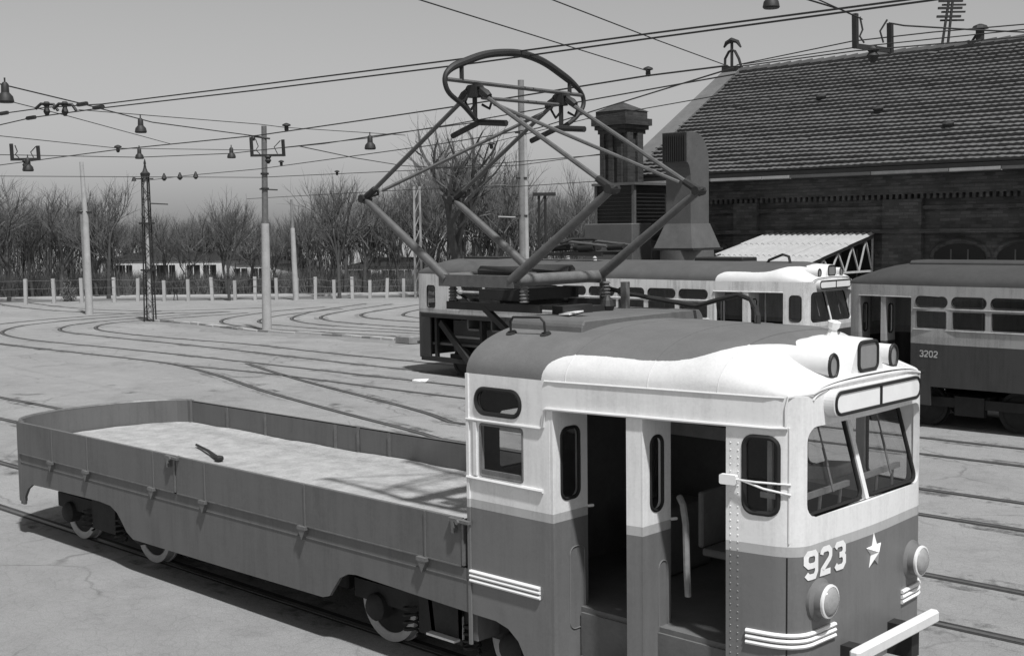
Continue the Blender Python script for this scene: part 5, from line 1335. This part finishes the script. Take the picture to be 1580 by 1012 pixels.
# thicket of saplings: thin upright stems with a few side twigs, too many to count
for i in range(2700):
    x = rnd.uniform(-90, 935); b = aZ(0, x, rnd.uniform(441, 456)-x/1580*10+(3 if x < 200 else 0)); dpt = (b-CAM).length/85
    if (150 < x < 425 or 528 < x < 650) and rnd.random() < .6: continue
    h = (rnd.uniform(1.4, 3.6)+(1.5 if rnd.random() < .25 else 0))*dpt; top = b+Vector((rnd.uniform(-.5, .5), rnd.uniform(-.5, .5), h)); w = CD*rnd.uniform(.016, .034)
    ug.add([b-w, b+w, top], [(0, 1, 2)])
    for j in range(7):
        f = rnd.uniform(.3, .95); q = b.lerp(top, f); l = h*.33*(1.15-f*.6)*rnd.uniform(.5, 1.2); an = rnd.uniform(0, 6.28)
        e = q+Vector((math.cos(an)*l*.55, math.sin(an)*l*.55, l)); v = Vector((0, 0, 1)).cross((e-q)).normalized()*.5+CD*.5
        ug.add([q-v*.022, q+v*.022, e], [(0, 1, 2)])
tag(ug.build('undergrowth', 'twig'), 'leafless undergrowth crowded between the trunks beyond the fence', 'undergrowth', None, 'stuff')
# dark round shrub at the fence
b = aZ(0, 106, 465); sh = thing('shrub', 'small dark rounded shrub at the foot of the left fence', 'shrub', (b.x, b.y, 0)); m = B(); rnd = random.Random(4)
for i in range(700):
    v = Vector((rnd.gauss(0, .2), rnd.gauss(0, .2), abs(rnd.gauss(.4, .28)))); e = Vector((rnd.uniform(-.12, .12), rnd.uniform(-.12, .12), rnd.uniform(-.02, .16))); w = CD*.035
    m.add([v-w, v+w, v+e], [(0, 1, 2)])
tag(m.build('foliage', 'twig', sh), kind='stuff'); B().tube([(0, 0, -.05), (0, 0, .5)], .05, 6).build('stem', 'bark', sh)

# ------------------------------------------------------------------ the walker by the fence
b = aZ(0, 271, 463.5); h = height_at(b, 440)
def person(b, h):
    me = bpy.data.meshes.new('person'); s = h/1.7; rt = CD; fw = Vector((-CD.y, CD.x, 0))
    def V(a, f, z): return rt*a*s+fw*f*s+Vector((0, 0, z*s))
    J = [(V(0, 0, .92), .15), (V(0, 0, 1.12), .14), (V(0, .03, 1.36), .16), (V(0, .04, 1.47), .065), (V(.02, .06, 1.60), .10), (V(.02, .06, 1.68), .07),
         (V(.17, .03, 1.38), .06), (V(.22, -.03, 1.14), .05), (V(.24, .08, .92), .04), (V(.25, .11, .84), .035),
         (V(-.17, .03, 1.38), .06), (V(-.23, .06, 1.14), .05), (V(-.20, .16, .95), .04), (V(-.19, .19, .87), .035),
         (V(.09, 0, .86), .09), (V(.16, .1, .48), .07), (V(.22, -.04, .09), .05), (V(.25, .1, .04), .045),
         (V(-.09, 0, .86), .09), (V(-.12, -.05, .48), .07), (V(-.16, -.2, .10), .05), (V(-.14, -.08, .04), .045)]
    E = [(0,1),(1,2),(2,3),(3,4),(4,5),(2,6),(6,7),(7,8),(8,9),(2,10),(10,11),(11,12),(12,13),(0,14),(14,15),(15,16),(16,17),(0,18),(18,19),(19,20),(20,21)]
    me.from_pydata([tuple(j[0]) for j in J], E, []); o = bpy.data.objects.new('person', me); COL.objects.link(o); o.location = (b.x, b.y, 0)
    sk = o.modifiers.new('skin', 'SKIN'); o.modifiers.new('sub', 'SUBSURF').levels = 1; o.modifiers['sub'].render_levels = 1
    for v, (_, r) in zip(me.skin_vertices[0].data, J): v.radius = (r*s, r*s*.85)
    me.skin_vertices[0].data[0].use_root = True; me.materials.append(MT['cloth']); sk.use_smooth_shade = True
    tag(o, 'distant person in dark coat walking along the far fence', 'person')
    hd = B().lathe([(.005, -.11), (.07, -.08), (.09, 0), (.085, .06), (.03, .12)], (0, 0, 0), (0, 0, 1), 10).build('head_skin', 'skin', o, True); hd.location = V(.02, .075, 1.585); hd.scale = (s, s, s)
    hr = B().lathe([(.10, -.01), (.10, .06), (.05, .11), (.005, .12)], (0, 0, 0), (0, 0, 1), 10).build('cap', 'cloth', o, True); hr.location = V(.02, .055, 1.60); hr.scale = (s, s, s)
person(b, h)
